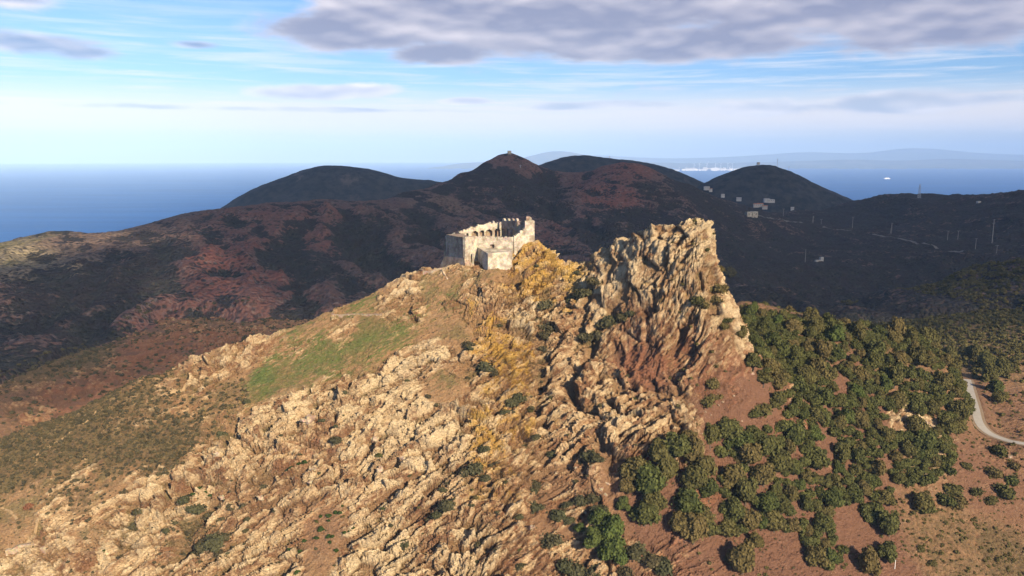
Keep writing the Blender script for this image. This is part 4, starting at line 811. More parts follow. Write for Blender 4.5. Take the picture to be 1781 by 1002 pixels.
BUSHL = [
 ('dark bush growing in the cleft between castle knoll and crag', 'bushes in the cleft', BUSHES, [(948, 528, 13), (955, 558, 15), (940, 545, 10), (950, 578, 10), (1008, 505, 13), (990, 515, 10), (1030, 488, 11), (1000, 472, 6), (945, 598, 7)]),
 ('large dark bush on the ledge crossing the left flank of the crag', 'bushes on the crag ledge', BUSHES, [(1055, 555, 15), (1078, 550, 13), (1035, 578, 13), (1018, 582, 10), (1042, 560, 12), (1095, 545, 8)]),
 ('dark bush rooted in the yellow lichened rock below the castle', 'bushes on the yellow rock', BUSHES, [(845, 640, 13), (832, 636, 9), (812, 600, 9), (818, 610, 7), (870, 553, 6), (902, 690, 13), (888, 700, 11), (925, 703, 7), (872, 722, 6), (930, 760, 8), (932, 462, 4), (857, 648, 8)]),
 ('blackish bush in the steep rock chute right of centre bottom', 'bushes of the rock chute', BUSHES, [(825, 815, 15), (838, 780, 8), (808, 822, 10), (845, 832, 9), (775, 885, 11), (768, 850, 6), (757, 898, 8), (770, 868, 7), (775, 835, 5)]),
 ('green bush clinging to the right edge of the crag', 'bushes on the crag edge', GBUSH, [(1212, 522, 12), (1226, 530, 9), (1256, 500, 14), (1264, 482, 12), (1248, 520, 10), (1266, 552, 11), (1262, 566, 9), (1232, 433, 5), (1187, 497, 4), (1252, 466, 8)]),
 ('grey green bush on the scree beneath the crag', 'bushes on the scree', GBUSH, [(1240, 668, 11), (1232, 698, 11), (1248, 690, 9), (1325, 712, 14), (1310, 716, 10), (1215, 735, 5)]),
 ('greyish bush on the stony ground at the gully foot', 'bushes at the gully foot', BUSHES, [(930, 845, 12), (958, 783, 9), (935, 840, 8), (1020, 788, 14), (1036, 798, 11), (1010, 870, 12), (1030, 866, 11), (1045, 888, 12), (985, 878, 8), (970, 898, 12), (930, 880, 12), (905, 896, 8), (955, 938, 17), (990, 905, 10), (1000, 985, 16), (1030, 990, 16), (980, 985, 14), (1100, 960, 14), (1130, 975, 16), (1085, 990, 16), (1150, 985, 16), (900, 985, 8)]),
 ('dark bush among the broken ledges at the lower left', 'bushes among the left ledges', BUSHES, [(372, 945, 15), (352, 955, 10), (392, 932, 10), (342, 882, 12), (322, 872, 9), (360, 888, 10), (226, 908, 9), (240, 893, 7), (455, 842, 8), (380, 965, 9), (205, 968, 7), (703, 945, 9), (585, 772, 9), (745, 690, 6), (630, 678, 5), (705, 655, 4), (400, 880, 8), (425, 920, 6), (335, 960, 7), (300, 905, 6), (430, 700, 6), (380, 745, 8), (600, 690, 5), (650, 720, 5), (560, 735, 5)]),
 ('round dark green bush dotted on the bare earth slope near the bottom', 'round green bushes near the bottom', ROUNDS, [(583, 891, 5), (573, 897, 5), (592, 893, 4), (556, 899, 4), (572, 906, 3.5), (558, 922, 6), (570, 934, 5), (578, 935, 4), (549, 936, 5), (526, 940, 5), (518, 958, 5), (503, 957, 4), (585, 957, 5), (572, 945, 4), (605, 925, 4.5), (613, 920, 4), (600, 930, 4), (502, 981, 6), (516, 997, 6), (595, 882, 3)]),
 ('small round green bush on the ledges left of centre', 'small round bushes on the ledges', ROUNDS, [(346, 851, 4), (357, 852, 4), (336, 864, 4), (362, 858, 4), (518, 804, 5), (528, 805, 5), (505, 814, 4), (498, 816, 4), (421, 885, 4), (450, 805, 4)]),
 ('round dark bush standing apart on the bare slope below the road', 'round bushes below the road', GBUSH, [(1733, 785, 15), (1762, 810, 9), (1725, 820, 14), (1745, 855, 17), (1695, 855, 10), (1655, 850, 15), (1640, 868, 12), (1680, 810, 8), (1605, 882, 13), (1720, 870, 8), (1755, 835, 10), (1650, 820, 9), (1665, 875, 12), (1622, 980, 7), (1600, 955, 7)]),
]
for lab, grp, ms, L in BUSHL:
    for x, y, r in at_px(L): make_bush(x, y, r * (1.15 if ms is ROUNDS else 1.45), R.choice(ms), lab, grp, 'round_bush' if ms is ROUNDS else 'bush')
_rb = np.random.RandomState(9); _L = []
while len(_L) < 90:
    px, py = _rb.uniform(180, 1180), _rb.uniform(640, 990)
    if py < 1010 - px * .52 or inpoly(px, py, WOOD): continue
    _L.append((px, py, _rb.uniform(3, 5.5) * (1.7 if _rb.rand() < .2 else 1)))
for (x, y, r), (px, py, _q) in zip(at_px(_L), _L):
    lr = 'left' if px < 480 else ('middle' if px < 760 else 'right'); ud = 'upper' if py < 800 else 'lower'
    make_bush(x, y, r, R.choice(BUSHES + GBUSH[:1]), 'small dark bush rooted in the %s %s of the rock face' % (ud, lr), 'small bushes, %s %s of the rock face' % (ud, lr))
for x, y, r in at_px([(50, 880, 11)]): make_bush(x, y, r, DRYB, 'rust red leafless looking bush at the far left above the low wall', None)

# heath and maquis nobody could count
def scrub_stuff(name, n_want, box, fn, rmin, rmax, mat, seed, faces=46, ztop=.8):
    rs = np.random.RandomState(seed); protos = []
    for k in range(5):
        lob = [((0, 0, .35), .55)] + [((rs.uniform(-.45, .45), rs.uniform(-.45, .45), rs.uniform(.2, .5)), rs.uniform(.2, .35)) for _ in range(3)]
        protos.append(leaf_crown(rs, lob[:1] + lob[1:3], faces, .17, .18, ztop))
    Vs = []; Q = []; T = []; TN = []; off = 0; cnt = 0
    for _ in range(n_want * 30):
        x = rs.uniform(box[0], box[1]); y = rs.uniform(box[2], box[3])
        g = ground(x, y); px, py = project(*g)
        if px < -60 or px > 1850 or py > 1060 or rs.rand() > fn(x, y, g, px, py): continue
        r = rmin + (rmax - rmin) * rs.rand() ** 2; co, fq, ft, tn = protos[rs.randint(5)]
        a = rs.rand() * 6.28; ca, sa = math.cos(a), math.sin(a)
        c = np.stack([co[:, 0] * ca - co[:, 1] * sa, co[:, 0] * sa + co[:, 1] * ca, co[:, 2] * rs.uniform(.7, 1.1)], 1) * r + g - (0, 0, .12 * r)
        Vs.append(c); Q.append(fq + off); T.append(ft + off); TN.append(np.clip(tn * .8 + rs.uniform(-.15, .3), 0, 1)); off += len(co); cnt += 1
        if cnt >= n_want: break
    me = poly_mesh(name, np.concatenate(Vs), np.concatenate(Q), np.concatenate(T), mat, {'tone': np.concatenate(TN)})
    tag(link(bpy.data.objects.new(name, me)), kind='stuff'); print(name, cnt, off)
def cov_at(x, y):
    i = int(np.clip(np.searchsorted(NXA, x), 0, len(NXA) - 1)); j = int(np.clip(np.searchsorted(NYA, y), 0, len(NYA) - 1)); return NEARC[j, i]
def f_heath(x, y, g, px, py):
    c = cov_at(x, y); return max(0, c[4] - .25) * 1.3 if x < 20 and y < 352 else 0
def f_tuft(x, y, g, px, py):
    c = cov_at(x, y)
    if x > 30 and not (1180 < px and py > 590): return 0.05 if c[0] > .5 else .3
    return .28 if c[0] > .4 else (.1 if c[1] > .5 else .55)
def f_right(x, y, g, px, py):
    c = cov_at(x, y)
    if py > 760 and px > 1560: return .25 + c[4]
    if y > 400: return .9 if not (px > 1700 and 650 < py < 760) else .12
    return .12
def f_under(x, y, g, px, py):
    if py > 760 and px > 1560: return .25 + cov_at(x, y)[4]
    if any(inpoly(px, py, c) for c in CLEAR): return .06
    return .55 if inpoly(px, py, WOOD) else .3
ROADXY = np.array([(p[0], p[1]) for p in ROAD])
def off_road(x, y): return polydist(np.array([x]), np.array([y]), np.array([0.]), [(p[0], p[1], 0) for p in ROAD])[0] > 4.5
scrub_stuff('heath', 5400, (-260, 20, 200, 352), f_heath, .45, 1.5, M_BUSH, 1, 44)
scrub_stuff('tufts', 3200, (-220, 110, 200, 350), f_tuft, .18, .62, M_BUSH, 2, 22)
scrub_stuff('undergrowth', 3000, (60, 410, 225, 430), lambda *a: f_under(*a) if off_road(a[0], a[1]) else 0, .5, 1.5, M_OAK, 3, 44)
scrub_stuff('maquis', 7000, (120, 420, 395, 632), lambda *a: f_right(*a) if off_road(a[0], a[1]) else 0, 1.2, 3.4, M_OAK, 4, 60)
scrub_stuff('valley_maquis', 3000, (-300, -20, 372, 636), lambda *a: .15 + a[4] * 0 + cov_at(a[0], a[1])[4] * .8, 1.0, 2.6, M_BUSH, 6, 36)
scrub_stuff('far_maquis', 2600, (380, 760, 560, 900), lambda *a: .8, 1.8, 4.5, M_OAK, 5, 30)

# ------------------------------------------------------------------ road
def mat_road():
    m, n, b = new_mat('road_surface', 0.9, 0.2); geo = n.new('ShaderNodeNewGeometry')
    n.t.links.new(n.mix(n.noise(geo.outputs['Position'], .6, 5), (0.30, 0.28, 0.25), (0.46, 0.43, 0.38)), b.inputs['Base Color']); return m
M_ROAD = mat_road()
def ribbon(name, pts_, w, mat, lift, label=None, snap=None):
    P = [np.array(p, float) for p in pts_]; Q = []
    for i in range(len(P) - 1):
        a = P[max(i - 1, 0)]; b = P[i]; c = P[i + 1]; d = P[min(i + 2, len(P) - 1)]
        for t in np.linspace(0, 1, 8, endpoint=False): Q.append(.5 * ((2 * b) + (c - a) * t + (2 * a - 5 * b + 4 * c - d) * t * t + (3 * b - a - 3 * c + d) * t ** 3))
    Q.append(P[-1]); co = []
    for i, q in enumerate(Q):
        d = Q[min(i + 1, len(Q) - 1)] - Q[max(i - 1, 0)]; d = d[:2] / np.linalg.norm(d[:2]); nn = np.array([-d[1], d[0]])
        for s in (-1, -.33, .33, 1):
            x, y = q[:2] + nn * w * s * .5; z = q[2] if snap is None else snap(x, y)[2]
            co.append((x, y, z + lift))
    fs = [(4 * i + k, 4 * i + k + 1, 4 * i + k + 5, 4 * i + k + 4) for i in range(len(Q) - 1) for k in range(3)]
    me = bpy.data.meshes.new(name); me.from_pydata(co, [], fs); me.materials.append(mat)
    return tag(link(bpy.data.objects.new(name, me)), kind='structure')
M_VERGE, _vn, _vb = new_mat('dusty_verge', .95, .1); _vg = _vn.new('ShaderNodeNewGeometry'); _vn.t.links.new(_vn.mix(_vn.noise(_vg.outputs['Position'], .9, 5), (0.17, 0.11, 0.07), (0.36, 0.28, 0.19)), _vb.inputs['Base Color'])
M_PATH0, _rn, _rb = new_mat('dusty_track', .95, .1); _rb.inputs['Base Color'].default_value = (.19, .17, .15, 1)
ribbon('verge', ROAD[:-1], 6.6, M_VERGE, .05)
ribbon('road', ROAD[:-1], 3.9, M_ROAD, .12)
for seg in ([(1312, 381), (1330, 387), (1350, 392), (1372, 396), (1395, 399)], [(1430, 404), (1460, 408), (1480, 411)], [(1518, 418), (1545, 424), (1570, 428), (1600, 434), (1630, 441)], [(1648, 452), (1672, 455)]):
    h = hits(seg, 700, 2400); ribbon('road', [tuple(q) for q in h], 5.0, M_PATH0, 1.0, snap=lambda x, y: on_mid(x, y) + (0, 0, 1.2))

# ------------------------------------------------------------------ castle ruin
def mat_stone(name='castle_stone', c1=(0.32, 0.275, 0.21), c2=(0.58, 0.52, 0.41), dark=(0.20, 0.15, 0.11)):
    m, n, b = new_mat(name, 0.92, 0.15); geo = n.new('ShaderNodeNewGeometry'); P = geo.outputs['Position']
    a = n.noise(P, .45, 6, .65); q = n.voro(n.mapv(P, scale=(1.6, 1.6, 2.6)), 1.0, out='Color')
    col = n.mix(n.ss(a, .32, .66), c1, c2); col = n.mix(0.22, col, q, 'SOFT_LIGHT')
    col = n.mix(n.m('MULTIPLY', n.ss(n.noise(n.mapv(P, loc=(7, 3, 1)), .22, 5, .7), .46, .62), .7), col, dark)
    holes = n.ss(n.voro(P, .75), .13, .08); col = n.mix(n.m('MULTIPLY', holes, .7), col, (.12, .085, .06))
    n.t.links.new(col, b.inputs['Base Color'])
    bump(n, b, n.m('ADD', n.noise(P, 2.0, 4, .7), n.m('MULTIPLY', n.voro(n.mapv(P, scale=(2, 2, 3)), 1.0), .5)), .7, .35)
    return m
M_STONE = mat_stone(); M_BROWN = mat_stone('shaded_brown_stone', (0.27, 0.19, 0.13), (0.42, 0.32, 0.23), (0.14, 0.09, 0.06))  # darker castle stone puts shade into bastion, keep and niche colour; low walls brown
M_DARK, _a, _c = new_mat('weathered_iron', .7, .3); _c.inputs['Base Color'].default_value = (.09, .085, .08, 1)
def stone_wall(name, p0, p1, zb, top, th, mat, parent, holes=(), batter=0.0, cell=.3, seed=0):
    """ruined wall from p0 to p1: ragged top line top(u), real openings; holes = (u0, u1, z0, z1, arched)"""
    p0 = np.array(p0, float); p1 = np.array(p1, float); L = np.linalg.norm(p1 - p0); t = (p1 - p0) / L; nn = np.array([t[1], -t[0]])
    rs = np.random.RandomState(seed + 3); nu = max(2, int(L / cell)); du = L / nu
    zs_top = np.array([top((i + .5) * du) for i in range(nu)]); nz = int(math.ceil((zs_top.max() - zb) / cell))
    occ = np.zeros((nu, nz), bool)
    for i in range(nu):
        u = (i + .5) * du
        for k in range(nz):
            z = zb + (k + .5) * cell; o = z < zs_top[i]
            if o:
                for u0, u1, z0, z1, ar in holes:
                    if u0 < u < u1 and z0 < z < z1:
                        if ar:
                            r = (u1 - u0) / 2; cu = (u0 + u1) / 2
                            if z > z1 - r and (u - cu) ** 2 + (z - (z1 - r)) ** 2 > r * r: continue
                        o = False
            occ[i, k] = o
    co = []; idx = {}; fs = []
    jit = {}
    def vtx(i, k, s):
        key = (i, k, s)
        if key not in idx:
            if (i, k) not in jit: jit[(i, k)] = rs.uniform(-.09, .09, 3)
            j = jit[(i, k)]; z = zb + k * cell + j[2]; u = i * du + (j[0] if 0 < i < nu else 0)
            off = (-th / 2 if s else th / 2 + batter * max(0, 1 - (z - zb) / 6.0)) + j[1] * .6
            q = p0 + t * u + nn * off; idx[key] = len(co); co.append((q[0], q[1], z))
        return idx[key]
    O = lambda i, k: 0 <= i < nu and 0 <= k < nz and occ[i, k]
    for i in range(nu):
        for k in range(nz):
            if not occ[i, k]: continue
            fs.append([vtx(i, k, 0), vtx(i + 1, k, 0), vtx(i + 1, k + 1, 0), vtx(i, k + 1, 0)])
            fs.append([vtx(i + 1, k, 1), vtx(i, k, 1), vtx(i, k + 1, 1), vtx(i + 1, k + 1, 1)])
            if not O(i - 1, k): fs.append([vtx(i, k, 1), vtx(i, k, 0), vtx(i, k + 1, 0), vtx(i, k + 1, 1)])
            if not O(i + 1, k): fs.append([vtx(i + 1, k, 0), vtx(i + 1, k, 1), vtx(i + 1, k + 1, 1), vtx(i + 1, k + 1, 0)])
            if not O(i, k + 1): fs.append([vtx(i, k + 1, 0), vtx(i + 1, k + 1, 0), vtx(i + 1, k + 1, 1), vtx(i, k + 1, 1)])
            if not O(i, k - 1): fs.append([vtx(i, k, 1), vtx(i + 1, k, 1), vtx(i + 1, k, 0), vtx(i, k, 0)])
    me = bpy.data.meshes.new(name); me.from_pydata(co, [], fs); me.materials.append(mat)
    o = bpy.data.objects.new(name, me); return link(o, parent)
def xy(px, py, Y): q = W(px, py, Y); return (q[0], q[1])
def zz(px, py, Y): return W(px, py, Y)[2]
def ragged(z0, z1, L, amp=.35, seed=0, mer=None):
    rs = np.random.RandomState(seed); k = rs.uniform(-1, 1, 60)
    def f(u):
        z = z0 + (z1 - z0) * min(max(u / L, 0), 1) + amp * (k[int(u / .9) % 60] * .6 + k[int(u / .35 + 20) % 60] * .3)
        if mer and (u % mer[0]) < mer[1]: z += mer[2]
        return z
    return f
def dist(a, b): return math.hypot(a[0] - b[0], a[1] - b[1])
def prism(name, poly, z0, z1, mat, parent, flare=0.0, zf=None, ztops=None):
    """closed prism; below zf the foot flares outward by flare"""
    c = np.mean(poly, axis=0); lv = [(z1, 0)] if zf is None else [(z1, 0), (zf, 0)]
    lv.append((z0, flare)); co = []; n_ = len(poly); fs = []
    for li, (z, f) in enumerate(lv):
        for i, p in enumerate(poly):
            d = np.array(p) - c; d = d / np.linalg.norm(d); co.append((p[0] + d[0] * f, p[1] + d[1] * f, z if (li or ztops is None) else ztops[i]))
    for l in range(len(lv) - 1):
        for i in range(n_): j = (i + 1) % n_; fs.append((l * n_ + i, (l + 1) * n_ + i, (l + 1) * n_ + j, l * n_ + j))
    fs.append(tuple(range(n_))); fs.append(tuple(range((len(lv) - 1) * n_, len(lv) * n_))[::-1])
    me = bpy.data.meshes.new(name); me.from_pydata(co, [], fs); me.materials.append(mat)
    return link(bpy.data.objects.new(name, me), parent)
def build_castle():
    root = bpy.data.objects.new('castle_ruin', None); link(root); root.empty_display_size = 1
    tag(root, 'pale stone roofless castle ruin with arches and a square tower on the ridge', 'castle')
    A = xy(776, 413, 360); B = xy(807, 413, 345); C = xy(829, 430, 352); D = xy(893, 414, 350); E = xy(914, 400, 353)
    G0 = xy(848.5, 440, 337.5); G1 = xy(890, 440, 343.5)
    # left bastion with battered foot
    zt = zz(807, 413, 345); back = (A[0] + 7, A[1] + 6); br = (B[0] + 2.5, B[1] + 4)
    prism('bastion', [A, B, br, back][::-1], 386, zt - .2, M_BROWN, root, 6.5, zt - 8.2, None)
    L = dist(A, B); stone_wall('parapet', (A[0] + .3, A[1] + .2), (B[0] + .3, B[1] + .2), zt - .5, ragged(zz(776, 412, 360), zt + .1, L, .15, 1), .7, M_BROWN, root, cell=.25)
    # front curtain: recess wall, long wall, climbing wall
    L1 = dist(B, C); z1 = zz(820, 414, 347)
    stone_wall('curtain_wall', B, C, 388, ragged(zt + .4, z1 + .3, L1, .3, 2), 1.3, M_STONE, root, holes=[(L1 * .30, L1 * .36, zz(818, 424, 348), zz(818, 417.5, 348), 0), (L1 * .5, L1 * .54, zz(822, 424, 349), zz(822, 423, 349), 0), (L1 * .62, L1 * .66, zz(822, 424, 349), zz(822, 423, 349), 0), (L1 * .12, L1 * .18, zz(812, 423.5, 346), zz(812, 422, 346), 0)])
    L2 = dist(C, D); zc = zz(860, 414.5, 350)
    ua = lambda px: L2 * (px - 829) / 64.0
    stone_wall('curtain_wall', C, D, 388, ragged(z1 + .2, zz(893, 412.5, 350), L2, .4, 5), 1.3, M_STONE, root, holes=[(ua(852), ua(860.5), zz(856, 435.5, 350), zz(856, 425, 350), 1), (ua(844), ua(846), zz(845, 433, 350), zz(845, 431, 350), 0), (ua(878), ua(886), zz(882, 429, 350), zz(882, 428.2, 350), 0)])
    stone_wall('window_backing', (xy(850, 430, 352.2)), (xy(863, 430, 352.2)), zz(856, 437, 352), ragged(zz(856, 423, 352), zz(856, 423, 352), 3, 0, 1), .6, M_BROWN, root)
    L3 = dist(D, E); ze0 = zz(893, 412.5, 350); ze1 = zz(914, 396, 353)
    st = lambda u: ze0 + (ze1 - ze0) * (math.floor(u / L3 * 6) / 6) ** 1.0 + (.5 if (u % 1.6) < .7 else 0) + .3
    stone_wall('curtain_wall', D, E, 392, st, 1.3, M_STONE, root)
    # middle bastion, lower than the wall behind it
    ztl = zz(849, 439.5, 341); C2 = (C[0] + .2, C[1] - .2); G2 = (D[0] - .4, D[1] - .6)
    prism('bastion', [C2, G0, G1, G2][::-1], 384, 0, M_STONE, root, 1.3, ztl - 5, [zz(890, 433, 350), zz(888, 436, 346), ztl, zz(829, 429.5, 352)])
    # gate pier and dark stair opening in the recess
    q = W(820, 463, 347.2); gz0 = 388.5; gz1 = zz(820, 441, 347)
    for dx, w_, zt_ in ((-.9, .8, gz1 - 2.6), (.35, .75, gz1)): prism('gate_pier', [(q[0] + dx, q[1] - .5), (q[0] + dx + w_, q[1] - .5), (q[0] + dx + w_, q[1] + .6), (q[0] + dx, q[1] + .6)], gz0, zt_, M_STONE, root)
    # back wall with niches
    K = [(776, 412.5, 361), (805, 400.3, 366.3), (832, 392, 370.3), (856.5, 386.2, 373), (873.5, 389.5, 375.5)]
    Q = [W(*k) for k in K]; niches = [(786, 803, 404.5, 414, 1), (810.5, 814, 405.5, 412, 0), (818.5, 831.5, 402, 415, 1), (833.2, 842, 400.5, 413, 1), (844, 855.7, 399, 416, 1), (858.5, 870, 397.5, 416, 1)]
    for i in range(len(Q) - 1):
        a, b = Q[i], Q[i + 1]; La = dist(a, b); hs = []
        for n0, n1, t0, t1, ar in niches:
            m0 = max(n0, K[i][0]); m1 = min(n1, K[i + 1][0])
            if (n0 + n1) / 2 < K[i][0] or (n0 + n1) / 2 >= K[i + 1][0]: continue
            f = lambda p: La * (p - K[i][0]) / (K[i + 1][0] - K[i][0]); yy = a[1] + (b[1] - a[1]) * .5
            hs.append((f(m0), f(m1), zz(n0, t1, yy), zz(n0, t0, yy), ar))
        stone_wall('arcade_wall', a[:2], b[:2], 392, ragged(a[2] - .1, b[2] - .1, La, .5, 10 + i, (3.7, 1.0, .45)), 1.1, M_STONE, root, holes=hs)
        d = (b[0] - a[0], b[1] - a[1]); nv = (-d[1] / La * 1.9, d[0] / La * 1.9)
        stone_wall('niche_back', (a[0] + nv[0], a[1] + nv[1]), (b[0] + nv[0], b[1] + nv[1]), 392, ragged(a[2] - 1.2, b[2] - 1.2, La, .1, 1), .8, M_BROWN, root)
    # inner keep
    k0 = xy(873.5, 386, 371); k1 = xy(901, 386, 358.5); k2 = xy(914, 386, 356.5); Lk = dist(k0, k1)
    fk = lambda px: Lk * (px - 873.5) / 27.5
    keep = stone_wall('keep', k0, k1, 394, ragged(zz(874, 384.5, 371), zz(901, 384.5, 358.5), Lk, .1, 20), 1.0, M_BROWN, root, holes=[(fk(874.5), fk(879.5), 394, zz(877, 397.5, 369), 1), (fk(882), fk(888), 394, zz(885, 398, 365), 1), (fk(890.5), fk(897), 394, zz(894, 398.5, 361), 1)])
    for px in (877, 884.5, 892, 899):
        u = fk(px) / Lk; c = (k0[0] + (k1[0] - k0[0]) * u, k0[1] + (k1[1] - k0[1]) * u); z = zz(px, 384.6, c[1]) - .2; w_ = .95
        dx, dy = (k1[0] - k0[0]) / Lk, (k1[1] - k0[1]) / Lk; arc = [(-1, 0), (-1, .7), (-.7, 1.2), (0, 1.45), (.7, 1.2), (1, .7), (1, 0)]
        co = []; n_ = len(arc)
        for s in (-.5, .5):
            for a_, h_ in arc: co.append((c[0] + dx * a_ * w_ - dy * s, c[1] + dy * a_ * w_ + dx * s, z + h_))
        me = bpy.data.meshes.new('merlon'); me.from_pydata(co, [], [tuple(range(n_)), tuple(range(n_, 2 * n_))[::-1]] + [(i, i + n_, (i + 1) % n_ + n_, (i + 1) % n_) for i in range(n_)]); me.materials.append(M_STONE); link(bpy.data.objects.new('merlon', me), keep)
    stone_wall('inner_wall', k1, k2, 396, ragged(zz(901, 386.5, 358.5), zz(914, 386, 356.5), dist(k1, k2), .5, 22, (1.7, .8, .6)), .9, M_BROWN, root)
    b0 = (k0[0] + 4.0, k0[1] + 4.5); b1 = (k1[0] + 4, k1[1] + 6)
    stone_wall('inner_wall', b0, b1, 396, ragged(zz(875, 386.5, 374), zz(905, 387, 363), dist(b0, b1), .3, 23), .8, M_STONE, root)
    # tower at the right end
    t0 = xy(913.2, 400, 352); t1 = xy(929.6, 400, 353.5); tz = zz(920, 384.2, 352.5)
    tower = prism('tower', [t0, t1, (t1[0] - .6, t1[1] + 4.6), (t0[0] - .2, t0[1] + 4.4)][::-1], 394, tz, M_STONE, root, .35, tz - 4)
    s0 = xy(915.3, 380, 353); s1 = xy(920.6, 380, 353)
    prism('turret', [s0, s1, (s1[0], s1[1] + 1.8), (s0[0], s0[1] + 1.8)][::-1], tz - .3, zz(918, 376.8, 353), M_BROWN, tower)
    s0 = xy(920.9, 380, 353.2); s1 = xy(924.8, 380, 353.2)
    prism('turret', [s0, s1, (s1[0], s1[1] + 2.3), (s0[0], s0[1] + 2.3)][::-1], tz - .3, 0, M_STONE, tower, ztops=[zz(918, 377, 353), zz(918, 379.5, 353), zz(918, 379.5, 353), zz(918, 377, 353)])
    q = W(918.2, 377, 353.4); me = limb_mesh('flagpole', [((q[0], q[1], tz), .09, (q[0], q[1], zz(918, 370.5, 353.4)), .06)], M_DARK); link(bpy.data.objects.new('flagpole', me), tower)
    # floor of the yard
    prism('yard_floor', [(A[0] + 1.5, A[1] + 1), (B[0] + .5, B[1] + 1), (C[0], C[1] + 1), (D[0], D[1] + 1), (E[0], E[1] + 2), (k0[0] + 2, 374), (Q[3][0], Q[3][1]), (Q[1][0], Q[1][1])], 388, 396.5, M_BROWN, root)
    return root
build_castle()

# ------------------------------------------------------------------ small built things near the castle
M_BOULDER = mat_stone('boulder_rock', (0.30, 0.22, 0.14), (0.48, 0.38, 0.26), (0.22, 0.13, 0.09))
def low_wall(pp, h, w, mat, label, cat='wall', name='low_wall', group=None):
    q = hits(pp); P = [on_near(a[0], a[1]) for a in q]; co = []; fs = []
    rs = np.random.RandomState(len(pp)); Q = []
    for a, b in zip(P[:-1], P[1:]):
        k = max(2, int(np.linalg.norm(b - a) / .8))
        for t in range(k):
            c = a + (b - a) * t / k; g = on_near(c[0], c[1]); Q.append(np.array([c[0], c[1], .5 * c[2] + .5 * g[2]]))
    Q.append(P[-1])
    for i, c in enumerate(Q):
        d = Q[min(i + 1, len(Q) - 1)] - Q[max(i - 1, 0)]; d = d[:2] / (np.linalg.norm(d[:2]) + 1e-9); n_ = np.array([-d[1], d[0]]) * w / 2; hh = h * (.8 + .4 * rs.rand())
        for s, z in ((-1, -1.2), (-1, hh), (1, hh), (1, -1.2)): co.append((c[0] + n_[0] * s, c[1] + n_[1] * s, c[2] + z))
    for i in range(len(Q) - 1):
        o = 4 * i
        for k in range(3): fs.append((o + k, o + k + 1, o + k + 5, o + k + 4))
    fs += [(0, 3, 2, 1), (len(co) - 4, len(co) - 3, len(co) - 2, len(co) - 1)]
    me = bpy.data.meshes.new(name); me.from_pydata(co, [], fs); me.materials.append(mat)
    return tag(link(bpy.data.objects.new(name, me)), label, cat, group)
low_wall([(703, 478), (735, 476), (768, 470)], .8, .8, M_BROWN, 'low brown ruined wall running left from the castle foot along the ridge')
low_wall([(577, 549), (620, 548), (664, 548)], .35, .5, M_BROWN, 'thin brown low wall crossing the ridge above the green grass')
low_wall([(8, 962), (40, 950), (75, 958)], .9, 1.2, M_BOULDER, 'pale stone wall at the bottom left corner of the slope')
low_wall([(768, 473), (778, 488)], .4, .8, M_BOULDER, 'pale stone steps edge descending from the castle bastion')
def mat_path():
    m, n, b = new_mat('path_earth', .95, .1); geo = n.new('ShaderNodeNewGeometry')
    n.t.links.new(n.mix(n.noise(geo.outputs['Position'], .8, 4), (0.26, 0.17, 0.09), (0.36, 0.26, 0.14)), b.inputs['Base Color']); return m
M_PATH = mat_path()
for seg in ([(62, 812), (68, 790), (100, 770), (125, 752), (150, 735), (170, 715)], [(0, 884), (18, 893), (30, 905)], [(45, 950), (60, 920), (68, 905)], [(335, 665), (300, 680), (255, 700)]):
    h = hits(seg); ribbon('path', [tuple(q) for q in h], .8, M_PATH, .12, snap=on_near)
def boulder_mesh(seed):
    rs = np.random.RandomState(seed); V, Fc = ico(); d = V * (1 + .22 * rs.normal(size=(len(V), 1))) * rs.uniform(.7, 1.3, 3)
    me = bpy.data.meshes.new('boulder'); me.from_pydata([tuple(v) for v in d], [], [tuple(int(i) for i in f) for f in Fc]); me.materials.append(M_BOULDER); return me
BM = [boulder_mesh(i) for i in range(5)]
for lab, grp, L in [('pale boulder lying on the red scree at the crag foot', 'boulders on the scree', [(1258, 703, 3.5), (1250, 705, 2.5), (1310, 650, 3), (1228, 715, 2.5), (1236, 722, 2), (1275, 690, 2), (1290, 735, 2), (1215, 745, 2.5), (1222, 752, 2), (1332, 612, 2)]),
                    ('pale block fallen beneath the gully left of the oak clump', 'boulders below the gully', [(968, 820, 4), (1045, 850, 4), (1056, 840, 5), (1052, 862, 4), (1000, 815, 3), (918, 922, 5), (1015, 890, 3), (1190, 742, 3)]),
                    ('white boulder in the rock cut above the road bend', 'white boulders above the road', [(1582, 732, 6), (1590, 738, 5), (1610, 736, 5), (1617, 742, 4), (1548, 726, 3), (1752, 796, 4)]),
                    ('rounded pale block among the broken ledges', 'blocks on the ledges', [(540, 735, 9), (530, 738, 6), (388, 792, 8), (380, 799, 6), (540, 835, 7), (384, 864, 6), (455, 868, 6), (545, 818, 7), (600, 800, 5), (660, 822, 6), (700, 800, 6), (735, 720, 6), (230, 870, 6), (650, 760, 7), (480, 780, 6)])]:
    for x, y, r in at_px(L):
        g = ground(x, y); o = link(bpy.data.objects.new('boulder', R.choice(BM))); o.location = (g[0], g[1], g[2] + .2 * r); o.scale = (r, r * R.uniform(.7, 1.1), r * R.uniform(.6, .9)); o.rotation_euler = (R.uniform(-.4, .4), R.uniform(-.4, .4), R.uniform(0, 6)); tag(o, lab, 'boulder', grp)

